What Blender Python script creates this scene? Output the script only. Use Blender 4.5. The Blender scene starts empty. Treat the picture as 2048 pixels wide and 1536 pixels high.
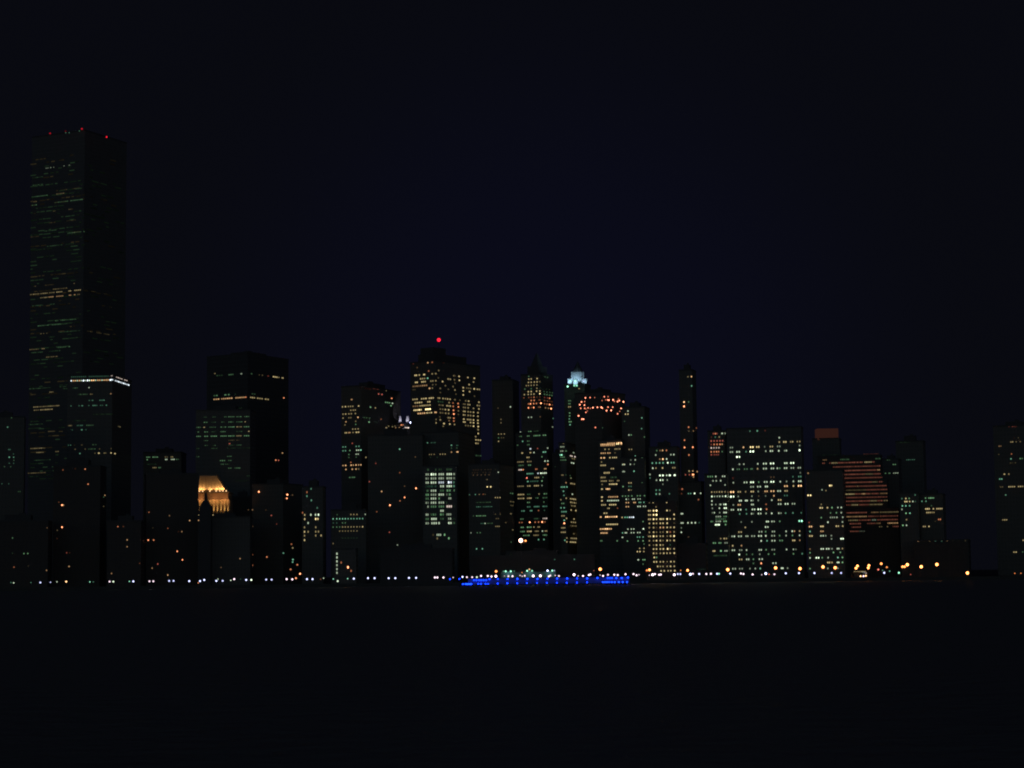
import bpy, math, random
from mathutils import Matrix, Vector
random.seed(7)
S = bpy.context.scene
COL = S.collection
# ------------------------------------------------------------------ camera
F = 3900.0                      # focal length in photo pixels (photo is 2048 wide)
CH = 8.0                        # camera height over the water (deck of a boat / far shore)
PITCH = math.atan(380.5 / F)
ROLL = math.radians(0.66)
_f = Vector((0, math.cos(PITCH), math.sin(PITCH)))
_r0 = Vector((1, 0, 0)); _u0 = Vector((0, -math.sin(PITCH), math.cos(PITCH)))
_r = _r0 * math.cos(ROLL) - _u0 * math.sin(ROLL)
_u = _u0 * math.cos(ROLL) + _r0 * math.sin(ROLL)
cam = bpy.data.cameras.new('camera'); co = bpy.data.objects.new('camera', cam); COL.objects.link(co)
cam.sensor_width = 36; cam.lens = F * 36 / 2048
cam.clip_start = 1; cam.clip_end = 60000
m = Matrix.Identity(4)
for i in range(3):
    m[i][0] = _r[i]; m[i][1] = _u[i]; m[i][2] = -_f[i]
m[2][3] = CH
co.matrix_world = m
S.camera = co
S.render.resolution_x = 1024; S.render.resolution_y = 768
# ------------------------------------------------------------------ sky: late dusk, the last light is behind the camera
w = bpy.data.worlds.new('World'); S.world = w; w.use_nodes = True
nt = w.node_tree
bg = nt.nodes['Background']
sky = nt.nodes.new('ShaderNodeTexSky'); sky.sky_type = 'NISHITA'; sky.sun_disc = False
sky.sun_elevation = math.radians(-6.0); sky.sun_rotation = math.radians(180)
sky.ozone_density = 3.0; sky.dust_density = 1.0; sky.air_density = 1.0
# the glow of the city in the night air, strongest low down, on top of the last dusk light
geo = nt.nodes.new('ShaderNodeTexCoord'); sep = nt.nodes.new('ShaderNodeVectorMath'); sep.operation = 'DISTANCE'; sep.inputs[1].default_value = (.02, .99, .09); nt.links.new(geo.outputs['Generated'], sep.inputs[0])
mr = nt.nodes.new('ShaderNodeMapRange'); mr.inputs['From Min'].default_value = .04; mr.inputs['From Max'].default_value = .23; mr.interpolation_type = 'SMOOTHSTEP'; nt.links.new(sep.outputs['Value'], mr.inputs[0])
air = nt.nodes.new('ShaderNodeMix'); air.data_type = 'RGBA'; nt.links.new(mr.outputs[0], air.inputs['Factor'])
AIR = .15
air.inputs['A'].default_value = (.0031 / AIR, .0034 / AIR, .0098 / AIR, 1); air.inputs['B'].default_value = (.0026 / AIR, .0029 / AIR, .0052 / AIR, 1)
ad = nt.nodes.new('ShaderNodeMix'); ad.data_type = 'RGBA'; ad.blend_type = 'ADD'; ad.inputs['Factor'].default_value = 1
hs = nt.nodes.new('ShaderNodeVectorMath'); hs.operation = 'SCALE'; hs.inputs['Scale'].default_value = 66.0
wm_ = nt.nodes.new('ShaderNodeVectorMath'); wm_.operation = 'MULTIPLY'; wm_.inputs[1].default_value = (1.12, .92, .40); nt.links.new(sky.outputs[0], wm_.inputs[0]); nt.links.new(wm_.outputs[0], hs.inputs[0])
nt.links.new(hs.outputs[0], ad.inputs['A']); nt.links.new(air.outputs['Result'], ad.inputs['B'])
nt.links.new(ad.outputs['Result'], bg.inputs[0]); bg.inputs[1].default_value = AIR
S.view_settings.view_transform = 'Standard'; S.view_settings.look = 'None'
S.view_settings.exposure = 0; S.view_settings.gamma = 1
S.render.engine = 'CYCLES'
try:
    S.cycles.pixel_filter_type = 'BLACKMAN_HARRIS'; S.cycles.filter_width = 1.9
    S.cycles.sample_clamp_indirect = 1.0
    S.cycles.max_bounces = 4
except Exception: pass
KW = 1.3                        # brightness of lit windows
# ------------------------------------------------------------------ projection helpers (photo pixel -> world)
def ray(x, y):
    return _f + _r * ((x - 1024) / F) + _u * ((768 - y) / F)
def W(x, y, D):
    d = ray(x, y); s = D / d.y
    return Vector((d.x * s, D, CH + d.z * s))
CR = {'L1': (0, 230), 'L2': (0, 520), 'L3': (0, 740), 'L4': (0, 920), 'M1': (360, 680), 'M2': (360, 920), 'N1': (650, 660),
      'N2': (650, 920), 'P1': (960, 660), 'P2': (960, 920), 'R1': (1290, 700), 'R2': (1290, 920), 'S1': (1648, 780), 'S2': (1648, 920)}
def cp(c, x, y):
    o = CR[c]; return o[0] + x / 5.12, o[1] + y / 5.12
# ------------------------------------------------------------------ colours of light
TINT = {'g': (.42, .95, .45), 'y': (1, .78, .36), 'w': (.80, 1, .70), 'o': (1.25, .42, .18), 'r': (1.1, .26, .18), 'c': (.34, .95, .60),
        'b': (.72, .78, 1.25), 'a': (1.15, .66, .30), 'p': (1.1, .84, .98), 'R': (1.3, .02, .05), 'B': (.015, .12, 1.5), 'd': (1.3, .36, .2), 'A': (1.6, .50, .13), 'O': (1.6, .44, .12), 'M': (1.5, .85, .62), 'n': (1.0, .31, .20), 'P': (1.1, .88, .76), 'q': (.80, .92, 1.0)}
WORD = {'g': 'greenish', 'y': 'yellow', 'w': 'white', 'o': 'orange', 'r': 'red', 'c': 'blue-green', 'b': 'bluish white', 'a': 'amber', 'p': 'pinkish white'}
def lin(n):
    v = (n * 28 / 255.0) ** 2.2
    return v if n < 8.5 else v * (1.6 if n < 9.5 else 2.4)
# ------------------------------------------------------------------ materials
def mat(name, base, rough=.8, metal=0, noise=None, glass_grid=None, spec=.3):
    m = bpy.data.materials.new(name); m.use_nodes = True
    t = m.node_tree; b = t.nodes['Principled BSDF']
    b.inputs['Roughness'].default_value = rough; b.inputs['Metallic'].default_value = metal
    b.inputs['Base Color'].default_value = (*base, 1); b.inputs['Specular IOR Level'].default_value = spec
    n = t.nodes.new('ShaderNodeTexNoise'); n.inputs['Scale'].default_value = noise or .15; n.inputs['Detail'].default_value = 6
    tc = t.nodes.new('ShaderNodeTexCoord'); t.links.new(tc.outputs['Object'], n.inputs['Vector'])
    mx = t.nodes.new('ShaderNodeMix'); mx.data_type = 'RGBA'
    mx.inputs['A'].default_value = (*[c * .88 for c in base], 1); mx.inputs['B'].default_value = (*[min(1, c * 1.12) for c in base], 1)
    t.links.new(n.outputs['Fac'], mx.inputs['Factor'])
    last = mx.outputs['Result']
    if glass_grid:
        pu, pv, fu, fv = glass_grid
        uv = t.nodes.new('ShaderNodeUVMap'); sp = t.nodes.new('ShaderNodeSeparateXYZ'); t.links.new(uv.outputs[0], sp.inputs[0])
        def band(sock, p, fr):
            d = t.nodes.new('ShaderNodeMath'); d.operation = 'DIVIDE'; t.links.new(sock, d.inputs[0]); d.inputs[1].default_value = p
            f = t.nodes.new('ShaderNodeMath'); f.operation = 'FRACT'; t.links.new(d.outputs[0], f.inputs[0])
            g = t.nodes.new('ShaderNodeMath'); g.operation = 'LESS_THAN'; t.links.new(f.outputs[0], g.inputs[0]); g.inputs[1].default_value = fr
            return g.outputs[0]
        a = band(sp.outputs[0], pu, fu); c = band(sp.outputs[1], pv, fv)
        mm = t.nodes.new('ShaderNodeMath'); mm.operation = 'MULTIPLY'; t.links.new(a, mm.inputs[0]); t.links.new(c, mm.inputs[1])
        m2 = t.nodes.new('ShaderNodeMix'); m2.data_type = 'RGBA'; t.links.new(mm.outputs[0], m2.inputs['Factor'])
        t.links.new(last, m2.inputs['A']); m2.inputs['B'].default_value = tuple(c * .8 for c in base) + (1,)
        last = m2.outputs['Result']
        r = t.nodes.new('ShaderNodeMapRange'); t.links.new(mm.outputs[0], r.inputs[0]); r.inputs[3].default_value = rough; r.inputs[4].default_value = .35
        t.links.new(r.outputs[0], b.inputs['Roughness'])
    t.links.new(last, b.inputs['Base Color'])
    return m
WALLS = {'steel': mat('aluminium_facade', (.25, .25, .245), .6, glass_grid=(1.0, 3.7, .5, .6)),
         'black': mat('black_steel_facade', (.17, .17, .17), .6, glass_grid=(3, 4.2, .85, .6)),
         'stone': mat('limestone_facade', (.25, .24, .22), .85, glass_grid=(2.6, 3.7, .5, .55)),
         'brick': mat('brick_facade', (.17, .15, .14), .9, glass_grid=(3.4, 3.1, .4, .5)),
         'dark': mat('dark_painted_facade', (.13, .13, .13), .9, glass_grid=(4, 4, .5, .5)),
         'conc': mat('concrete_facade', (.25, .25, .24), .85, glass_grid=(4.5, 3.8, .7, .5))}
M_ROOF = mat('roof_gravel', (.15, .15, .15)); M_DARK = mat('dark_metal', (.12, .12, .125), .6)
M_STONE = mat('floodlit_limestone', (.55, .42, .28), .85, noise=.6); M_PALE = mat('pale_crown_stone', (.6, .62, .62), .8, noise=.5)
M_WHITE = mat('white_painted_steel', (.7, .7, .72), .6); M_CONC = mat('seawall_concrete', (.14, .14, .13), .9, noise=.3)
M_LAND = mat('city_ground', (.06, .06, .055), .95, noise=.02); M_PAVE = mat('promenade_paving', (.10, .10, .09), .9, noise=.2)
def glowmat(name, sampling='NONE', k=1.0):
    m = bpy.data.materials.new(name); m.use_nodes = True; t = m.node_tree
    t.nodes.remove(t.nodes['Principled BSDF'])
    e = t.nodes.new('ShaderNodeEmission'); a = t.nodes.new('ShaderNodeAttribute'); a.attribute_name = 'glow'
    t.links.new(a.outputs['Color'], e.inputs[0]); e.inputs[1].default_value = k
    t.links.new(e.outputs[0], t.nodes['Material Output'].inputs[0])
    try: m.cycles.emission_sampling = sampling
    except Exception: pass
    return m
M_WIN = glowmat('lit_window_glass'); M_LAMP = glowmat('lamp_glass'); M_BLUE = glowmat('blue_lamp_glass', 'FRONT')
# ------------------------------------------------------------------ mesh helpers
class MB:
    def __init__(s): s.v = []; s.f = []; s.uv = []; s.c = []
    def quad(s, pts, uv=None):
        i = len(s.v); s.v += [tuple(p) for p in pts]; s.f.append(tuple(range(i, i + len(pts))))
        s.uv += uv or [(p[0], p[2]) for p in pts]
    def prism(s, plan, z0, z1, top=None):           # plan: ccw or cw list of (x, y)
        top = top or plan; n = len(plan); d = 0
        for i in range(n):
            j = (i + 1) % n
            l = math.hypot(plan[j][0] - plan[i][0], plan[j][1] - plan[i][1])
            s.quad([(*plan[i], z0), (*plan[j], z0), (*top[j], z1), (*top[i], z1)], [(d, z0), (d + l, z0), (d + l, z1), (d, z1)]); d += l
        s.quad([(*p, z1) for p in top]); s.quad([(*p, z0) for p in reversed(plan)])
    def box(s, x0, x1, y0, y1, z0, z1):
        s.prism([(x0, y0), (x1, y0), (x1, y1), (x0, y1)], z0, z1)
    def cyl(s, x, y, z0, z1, r0, r1=None, n=10):
        r1 = r0 if r1 is None else r1
        s.prism([(x + r0 * math.cos(6.2832 * k / n), y + r0 * math.sin(6.2832 * k / n)) for k in range(n)], z0, z1,
                [(x + r1 * math.cos(6.2832 * k / n), y + r1 * math.sin(6.2832 * k / n)) for k in range(n)])
    def ball(s, x, y, z, r, nu=12, nv=7):
        P = lambda a, b: (x + r * math.sin(b) * math.cos(a), y + r * math.sin(b) * math.sin(a), z - r * math.cos(b))
        for j in range(nv):
            for i in range(nu):
                a0, a1 = 6.28319 * i / nu, 6.28319 * (i + 1) / nu; b0, b1 = math.pi * j / nv, math.pi * (j + 1) / nv
                q = [P(a0, b0), P(a1, b0), P(a1, b1), P(a0, b1)]
                if j == 0: q = [q[0], q[2], q[3]]
                elif j == nv - 1: q = [q[0], q[1], q[2]]
                s.quad(q)
    def mesh(s, name, material, glow=None):
        me = bpy.data.meshes.new(name); me.from_pydata(s.v, [], s.f); me.update()
        u = me.uv_layers.new(name='UVMap')
        for i, l in enumerate(me.loops): u.data[i].uv = s.uv[l.vertex_index]
        me.materials.append(material)
        if glow is not None:
            a = me.color_attributes.new('glow', 'FLOAT_COLOR', 'POINT')
            for i in range(len(s.v)):
                g = glow if not isinstance(glow, list) else glow[i]
                a.data[i].color = (*g, 1)
        return me
def link(name, data, parent=None, loc=(0, 0, 0), rz=0, label=None):
    o = bpy.data.objects.new(name, data); COL.objects.link(o); o.parent = parent; o.location = loc; o.rotation_euler.z = rz
    if label: o['label'] = label
    return o
def tag(o, label, cat, group=None, kind=None):
    if label: o['label'] = label
    if cat: o['category'] = cat
    if group: o['group'] = group
    if kind: o['kind'] = kind
    return o
def glow(c, n, k=1.0):
    t = TINT[c]; v = lin(n) * k
    return tuple(x * v for x in t)
_wm = {}
def winmesh(wd, ht, c, b):
    c = {'p': 'P', 'b': 'q'}.get(c, c)
    key = (round(wd, 1), round(ht, 1), c, round(b * 2) / 2)
    if key not in _wm:
        q = MB(); a = max(key[0], .3) / 2; h = max(key[1], .3) / 2
        q.box(-a, a, -.12, .12, -h, h)
        _wm[key] = q.mesh('window', M_WIN, glow(c, key[3], KW))
    return _wm[key]
# ------------------------------------------------------------------ a building
GZ = 2.2
def isect(C, d, r):
    cr = lambda p, q: p[0] * q[1] - p[1] * q[0]
    den = cr(d, r)
    if abs(den) < 1e-7: return None
    return -cr(C, r) / den
class Building:
    def __init__(s, name, label, tiers, D, a, rows, cat='building', group=None, wall='stone', P=4, ww=2.2, hh=2.4, fill=None, pent=True, dep=32, dim=1.0):
        s.dim = dim
        s.D = D; s.P = P; s.ww = ww; s.hh = hh; s.tiers = []; s.wins = []
        for t in tiers:
            xl, xc, xr, yt = t[:4]; Dt = D + (t[4] if len(t) > 4 else 0)
            yr = (yt + 1150) / 2
            C = W(xc, yr, Dt); az = math.atan2(C.x, C.y); aw = math.radians(a) + az
            dl = (-math.cos(aw), math.sin(aw)); dr = (math.sin(aw), math.cos(aw)); C2 = (C.x, C.y)
            r = ray(xl, yr); wl = isect(C2, dl, (r.x, r.y)) if xl < xc else dep
            r = ray(xr, yr); wr = isect(C2, dr, (r.x, r.y)) if xr > xc else dep
            if wr is None or wr < 3 or wr > 150: wr = dep
            if wl is None or wl < 3 or wl > 150: wl = dep
            s.tiers.append(dict(C=C2, dl=dl, dr=dr, wl=wl, wr=wr, zt=W(xc, yt, Dt).z, aw=aw))
        t0 = s.tiers[0]
        cx = t0['C'][0] + (t0['dl'][0] * t0['wl'] + t0['dr'][0] * t0['wr']) / 2; cy = t0['C'][1] + (t0['dl'][1] * t0['wl'] + t0['dr'][1] * t0['wr']) / 2
        s.org = Vector((cx, cy, GZ))
        s.root = tag(link(name, None, None, s.org), label, cat, group)
        wm = MB(); pm = MB(); rm = MB()
        for i, t in enumerate(s.tiers):
            C, dl, dr = t['C'], t['dl'], t['dr']
            def pt(u, v, C=C, dl=dl, dr=dr): return (C[0] + dl[0] * u + dr[0] * v - cx, C[1] + dl[1] * u + dr[1] * v - cy)
            wl, wr = t['wl'], t['wr']; zt = t['zt'] - GZ; sh = i * .01
            plan = [pt(sh, sh), pt(sh, wr - sh), pt(wl - sh, wr - sh), pt(wl - sh, sh)]
            wm.prism(plan, 0, zt - 1.2 - sh)
            e = -.25; th = .6
            for (u0, u1, v0, v1) in ((e, wl - e, e, th), (e, wl - e, wr - th, wr - e), (e, th, th + .003, wr - th - .003), (wl - th, wl - e, th + .003, wr - th - .003)):
                rm.prism([pt(u0, v0), pt(u0, v1), pt(u1, v1), pt(u1, v0)], zt - 1.2 + .003, zt)
            link('parapet', rm.mesh('parapet', M_ROOF), s.root); rm = MB()
            if pent and i == 0:
                rh = random.uniform(2.5, 5)
                pm.prism([pt(wl * .3, wr * .3), pt(wl * .3, wr * .75), pt(wl * .72, wr * .75), pt(wl * .72, wr * .3)], zt - 1.19, zt + rh)
                pm.prism([pt(wl * .4, wr * .4), pt(wl * .4, wr * .5), pt(wl * .5, wr * .5), pt(wl * .5, wr * .4)], zt + rh + .003, zt + rh + 1.6)
        link('wall', wm.mesh('wall', WALLS[wall]), s.root)
        if pent: link('roof_plant_room', pm.mesh('roof_plant_room', M_ROOF), s.root)
        for rw in rows.strip().splitlines(): s.row(rw)
        if fill: fill(s)
        s.emit()
    def place(s, x, y, eps=2.5):
        r = ray(x, y); best = None
        for t in s.tiers:
            for fc, d, wd in ((0, t['dl'], t['wl']), (1, t['dr'], t['wr'])):
                u = isect(t['C'], d, (r.x, r.y))
                if u is None or u < -eps or u > wd + eps: continue
                px = t['C'][0] + d[0] * u; py = t['C'][1] + d[1] * u; sc = py / r.y
                if sc < 0: continue
                z = CH + r.z * sc
                if z > t['zt'] + 3: continue
                ncam = (-d[1], d[0]) if fc == 0 else (d[1], -d[0])      # outward normal
                ncam = (-math.sin(t['aw']), -math.cos(t['aw'])) if fc == 0 else (math.cos(t['aw']), -math.sin(t['aw']))
                if ncam[0] * -px + ncam[1] * -py < 0: continue
                if best is None or sc < best[0]: best = (sc, t, fc, min(max(u, .5), wd - .5), z, ncam, d)
        return best
    def add(s, x, y, wpx, hpx, c, b, zref=None):
        b = b * s.dim
        k = s.place(x, y)
        if k is None: print('MISS', s.root.name, round(x), round(y)); return None
        yy = y
        if zref is not None:
            for _ in range(3):
                yy += (k[4] - zref) * F / k[0]
                k2 = s.place(x, yy)
                if k2 is None: break
                k = k2
        sc, t, fc, u, z, n, d = k
        r = ray(x, yy); vl = math.hypot(r.x, r.y); cosv = abs(n[0] * r.x + n[1] * r.y) / vl     # foreshortening
        wd = wpx * sc / F / max(cosv, .3) * 1.0; ht = hpx * sc / F
        z = max(z, GZ + 1)
        px = t['C'][0] + d[0] * u + n[0] * .1; py = t['C'][1] + d[1] * u + n[1] * .1
        s.wins.append((b * 10 + wpx * hpx * .2, px, py, z, math.atan2(d[1], d[0]), wd, ht, c, b))
        return z
    def row(s, line):
        # "CROP y col+bright tok tok ... | col+bright tok ..."  tok = x or x-x in crop pixels
        parts = line.split('|'); head = parts[0].split(); cr = head[0]; y = float(head[1]); zref = None
        parts[0] = ' '.join(head[2:])
        for seg in parts:
            tk = seg.split(); c = tk[0][0]; b = float(tk[0][1:])
            for q in tk[1:]:
                if '-' in q[1:]:
                    i = q.index('-', 1); x0, x1 = float(q[:i]), float(q[i + 1:])
                    n = max(1, round((x1 - x0) / 5.12 / s.P)); st = (x1 - x0) / n
                    for k in range(n):
                        X, Y = cp(cr, x0 + st * (k + .5), y)
                        z = s.add(X, Y, st / 5.12 * .60, s.hh * .85, c, max(.8, b + random.uniform(-.8, .6)), zref)
                        if zref is None: zref = z
                else:
                    X, Y = cp(cr, float(q), y)
                    z = s.add(X, Y, s.ww * .72, s.hh * .85, c, b + .3, zref)
                    if zref is None: zref = z
    def emit(s):
        s.wins.sort(key=lambda q: -q[0])
        for (_, px, py, z, rz, wd, ht, c, b) in s.wins[:100]:
            link('window', winmesh(wd, ht, c, b), s.root, Vector((px, py, z)) - s.org, rz)
        if len(s.wins) > 100:
            q = MB(); gl = []
            for (_, px, py, z, rz, wd, ht, c, b) in s.wins[100:]:
                ux, uy = math.cos(rz) * wd / 2, math.sin(rz) * wd / 2; nx, ny = -math.sin(rz) * .12, math.cos(rz) * .12
                X, Y, Z = px - s.org.x, py - s.org.y, z - s.org.z; n0 = len(q.v)
                q.prism([(X - ux - nx, Y - uy - ny), (X + ux - nx, Y + uy - ny), (X + ux + nx, Y + uy + ny), (X - ux + nx, Y - uy + ny)], Z - ht / 2, Z + ht / 2)
                gl += [glow(c, b, KW)] * (len(q.v) - n0)
            o = link('window', q.mesh('far_windows', M_WIN, gl), s.root); o['kind'] = 'stuff'
    def bulb(s, name, x, y, c, b, r=.6, D=None, mast=True, label=None):     # a lamp on a short mast standing on the roof
        p = W(x, y, D or s.D) - s.org
        q = MB(); q.ball(0, 0, 0, r); o = link(name, q.mesh(name, M_LAMP, glow(c, b, 1.6)), s.root, p, label=label)
        if mast:
            q = MB(); zt = s.tiers[0]['zt'] - GZ - 1.2
            q.cyl(0, 0, 0, max(1.0, p.z - zt - r * .8), .35, .2, 8); link('mast', q.mesh('mast', M_DARK), s.root, (p.x, p.y, min(zt, p.z - 1.5)))
        return o
# ------------------------------------------------------------------ the setting: river, seawall, promenade, city ground
def seawater():
    m = bpy.data.materials.new('river_water'); m.use_nodes = True; t = m.node_tree; b = t.nodes['Principled BSDF']
    b.inputs['Base Color'].default_value = (.27, .26, .23, 1); b.inputs['Roughness'].default_value = .45; b.inputs['IOR'].default_value = 1.33
    n = t.nodes.new('ShaderNodeTexNoise'); n.inputs['Scale'].default_value = .35; n.inputs['Detail'].default_value = 5
    tc = t.nodes.new('ShaderNodeTexCoord'); t.links.new(tc.outputs['Object'], n.inputs['Vector'])
    bp = t.nodes.new('ShaderNodeBump'); bp.inputs['Strength'].default_value = .8; bp.inputs['Distance'].default_value = 1.2
    t.links.new(n.outputs['Fac'], bp.inputs['Height']); t.links.new(bp.outputs[0], b.inputs['Normal'])
    return m
q = MB(); q.quad([(-20000, -3000, 0), (20000, -3000, 0), (20000, 30000, 0), (-20000, 30000, 0)]); tag(link('water', q.mesh('water', seawater())), None, None, kind='structure')
SHORE = 1446.0
q = MB(); q.box(-4000, 4000, SHORE + 1, 9000, -1, GZ - .05); tag(link('ground', q.mesh('ground', M_LAND)), None, None, kind='structure')
q = MB(); q.box(-4000, 4000, SHORE + 1.2, SHORE + 22, GZ - .04, GZ); tag(link('promenade', q.mesh('promenade', M_PAVE)), None, None, kind='structure')
q = MB(); q.box(-4000, 4000, SHORE, SHORE + .99, -1, GZ + .35)
for i in range(-60, 61): q.box(i * 12 - .3, i * 12 + .3, SHORE - .35, SHORE - .01, -1, GZ + .2)
tag(link('seawall', q.mesh('seawall', M_CONC)), 'long dark concrete seawall along the far shore under the row of lamps', 'wall')
# ------------------------------------------------------------------ buildings, left to right
B = Building
def twin(s):
    t = s.tiers[0]
    z = 26.0
    while z < t['zt'] - 22:
        dens = random.choice([.15, .3, .5, .75]); c = random.choice('gggyyg')
        if z < 215: dens *= .8
        for x0, x1, k in ((61, 164, 1.0), (167, 247, .55)):
            x = x0
            while x < x1:
                l = random.uniform(3, 15)
                if random.random() < dens * (1 if k == 1 else .6):
                    # find y for this z at x
                    y = 700.0
                    for _ in range(4):
                        kk = s.place(x, y)
                        if kk is None: break
                        y += (kk[4] - z) * F / kk[0]
                    if kk and y < 960 and x + l < x1 + 2: s.add(x + l / 2, y, l * .9, 1.9, c, random.uniform(.7, 1.75) * k + .15)
                x += l + random.uniform(.5, 4)
        z += 3.66
T = B('skyscraper', 'tallest square tower at the far left, dark with faint green floors and red corner lights', [(59, 165, 250, 259)], 1820, 39, '''
L1 545 w4 465-500 512-528 545-558 650-662 700-722
L1 480 g1 740-810
L1 645 g2 330-440
L1 720 g2 335-440
L1 775 y2 575-595 620-690 740-815
L1 840 g3 325-490 | y3 575-660
L1 925 g3 325-380 560-700 720-850
L1 888 y3 340-380
L1 1008 y2 345-365 540-570 700-750
L1 1105 y2 500-570 680-780
L1 1190 g2 450-580
L1 1210 g3 690-850
L1 1250 y2 310-400 740-820
L1 1345 g2 480-640 670-760
L1 1375 g2 310-370
L2 240 y3 750-770
L2 270 y2 340-370 460-555
L2 300 y3 540-690
L2 355 y4 300-330 335-400 405-490 500-560 | y5 575-640 700-730 760-830 | y2 930-980 1060-1100
L2 388 y4 410-440 445-490 | a5 495-550 575-650 705-730 755-775 | y3 790-820
L2 470 g2 330-440 500-560
L2 622 g3 565-600 620-780
L2 675 g3 385-500 530-690
L2 755 y3 410-430 440-455 475-485 | g2 600-820 | y2 890-950 985-1040 1060-1120
L2 790 g2 500-560
L2 918 y3 300-400 | y4 425-460 | g3 590-680 700-720
L2 950 g2 320-440 500-620
L2 995 y3 470-590
L2 1320 g2 300-520 610-680
L3 240 y2 300-325 | y4 505-550
L3 380 y4 340-610
L3 412 y4 345-400 | y5 410-540
L3 560 g2 290-440
L3 600 g2 290-420
L3 630 y3 490-565
L3 805 y4 310-465
L3 845 y4 370-450 | y3 565-605
L3 925 g2 350-520
L3 1058 y3 270-470
L3 1092 g1 290-450''', wall='steel', P=3.2, ww=2, hh=2.0, fill=twin, pent=False, dim=.86)
t = T.tiers[0]
for x, y, b in ((100.2, 266.7, 4), (163.7, 257.7, 5), (213.3, 274, 7), (131.2, 262.6, 2)):
    T.bulb('beacon', x, y, 'R', b, .8, label='red aircraft warning light')
for x, y in ((131.4, 265.6), (138.3, 265.4), (158.8, 262)): T.bulb('roof_light', x, y, 'c', 3, .5)

B('office_building', 'blunt tower before the tallest tower, its roof edge ringed by two white light strips', [(133, 223, 262, 748)], 1650, 17, '''
L2 1237 b8 730 | a7 751 771 | w7 791 | a7 812 | w7 832 | b9 855 | w7 875 | b9 897 | w8 917 | a8 940 | a8 960 | w7 980 | a7 1003 | a7 1023 | w7 1045 | a7 1066 | a7 1087 | a7 1107 | b9 1130
L2 1197 c2 735 755 775 795 815 835 855 875 915 935 955 975 995 1015 1035 1050 1070 1085 1105
L2 1225 b8 1140-1325
L2 1184 p6 1142-1168 1185-1255 1270-1325
L3 180 w5 912
L3 185 g2 740-800
L3 250 g2 800-900 | y3 920-950 | a4 1125-1145
L3 312 c3 905-925 935-960 1015-1075
L3 368 c3 720-735 800-820 830-855 900-920 945-1000 1020-1060 1080-1100
L3 455 g1 950-1170
L3 520 g1 750-880
L3 570 y3 695-740 | c3 785-815 820-850 | g2 880-960 | y3 1205-1235
L3 612 c4 825-850 | c2 740 880
L3 770 c3 695-705 715-730 | y2 755-770 825-850 | g2 945-990
L3 812 y2 760-780 | y3 865-880 | g2 900-980 | y2 1020 1150
L3 855 c4 818 | y3 965-980 | y6 1000-1025 | y3 1060-1090 | y6 1150-1185''', wall='conc', P=3.4, ww=2.6, hh=2.4, pent=False)
B('office_building', 'low dark building at the very left edge with a few blue-green windows', [(-40, 47, 47, 832)], 1560, 2, '''
L3 585 c4 78
L3 490 g2 118
L3 815 c3 82-110
L3 860 c2 138
L3 893 c5 85-105 | c4 140
L3 925 g2 142
L3 955 c2 85-105 140
L3 990 g2 45 110
L3 1165 c2 20 90
L3 1245 g2 180-215''', P=3, ww=2.6)
B('office_building', 'dark low block with short green window rows, left of the green-banded block', [(286, 362, 372, 903)], 1740, 8, '''
L3 893 g4 1495-1540 1560-1620 | y3 1685-1720 | y4 1745-1775
L3 918 g4 1500-1515 | w6 1690-1715 1748-1790 | g3 1800-1835
L3 1000 y4 1560-1605 | g3 1620-1650
L3 1035 c1 1640-1700
L3 965 g1 1500-1600''', P=3, ww=2.4)
AP = dict(cat='building', group=None, wall='brick', ww=2.6, hh=2.6)
B('apartment_block', 'dark flats at the far left end with only a few dim lights', [(-30, 96, 104, 1040)], 1510, 4, '''
L4 695 a2 483
L4 798 g3 128
L4 958 g4 245 285
L4 955 g1 128
L4 1097 o4 143
L4 1085 y1 290
L4 1130 a4 477''', **AP)
B('apartment_block', 'dark apartment block under the tallest tower with two bright orange lights one above the other', [(106, 200, 212, 930)], 1545, 10, '''
L4 102 o3 645
L4 90 o1 770
L4 93 o6 872
L4 247 o6 902
L4 362 a5 1073
L4 432 o2 603
L4 462 o9 635 | a6 648
L4 688 o9 635
L4 720 y2 587
L4 805 o1 585
L4 950 r3 683 | o1 712
L4 1090 a5 707
L4 380 g2 1060
L4 475 y2 1060''', **AP)
B('apartment_block', 'dark apartment block with small orange windows, left of the paired orange lights', [(214, 282, 290, 1040)], 1520, 6, '''
L4 682 o5 1207 | o2 1262
L4 818 a5 1302
L4 888 a4 1302
L4 628 y1 1322
L4 1162 a4 1142
L4 1058 o2 1430''', **AP)
B('apartment_block', 'dark apartment block with paired bright orange windows, left of the floodlit crown', [(292, 395.5, 395.5, 946)], 1560, -4, '''
L4 535 o4 1525
L4 570 a3 1735
L4 620 a6 1942
L4 700 o3 1718
L4 733 a4 1862 | o1 1828
L4 820 o8 1518 | o6 1563-1583
L4 695 y1 1565
L4 935 o8 1815
L4 1022 o8 1868
L4 1065 r5 1615
L4 1107 a4 1558
L4 1178 a6 1718''', **AP)
B('skyscraper', 'wide black flat-topped tower with one bright cream floor, above the floodlit crown', [(413, 495, 577, 706)], 1780, 38, '''
M1 365 g2 370-440 | g3 495-550 | w5 617-640 | g3 722-742 | y3 808-815 835-850 | r3 890-915 | y6 948-1000 | y5 1008-1015 1035-1065
M1 343 y3 358
M1 570 g3 340-390 | g4 450-480 490-510 | g1 560-575 | g2 730-775
M1 608 a6 340-405 420-540 565-665 | o7 665-682 | y5 715-770 785-850 865-912
M1 593 o7 1062
M1 1157 a5 1048
M1 1230 o7 980 | r5 1008
M1 700 g1 560-640''', wall='black', P=4, ww=2.6, hh=2.6)
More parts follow.
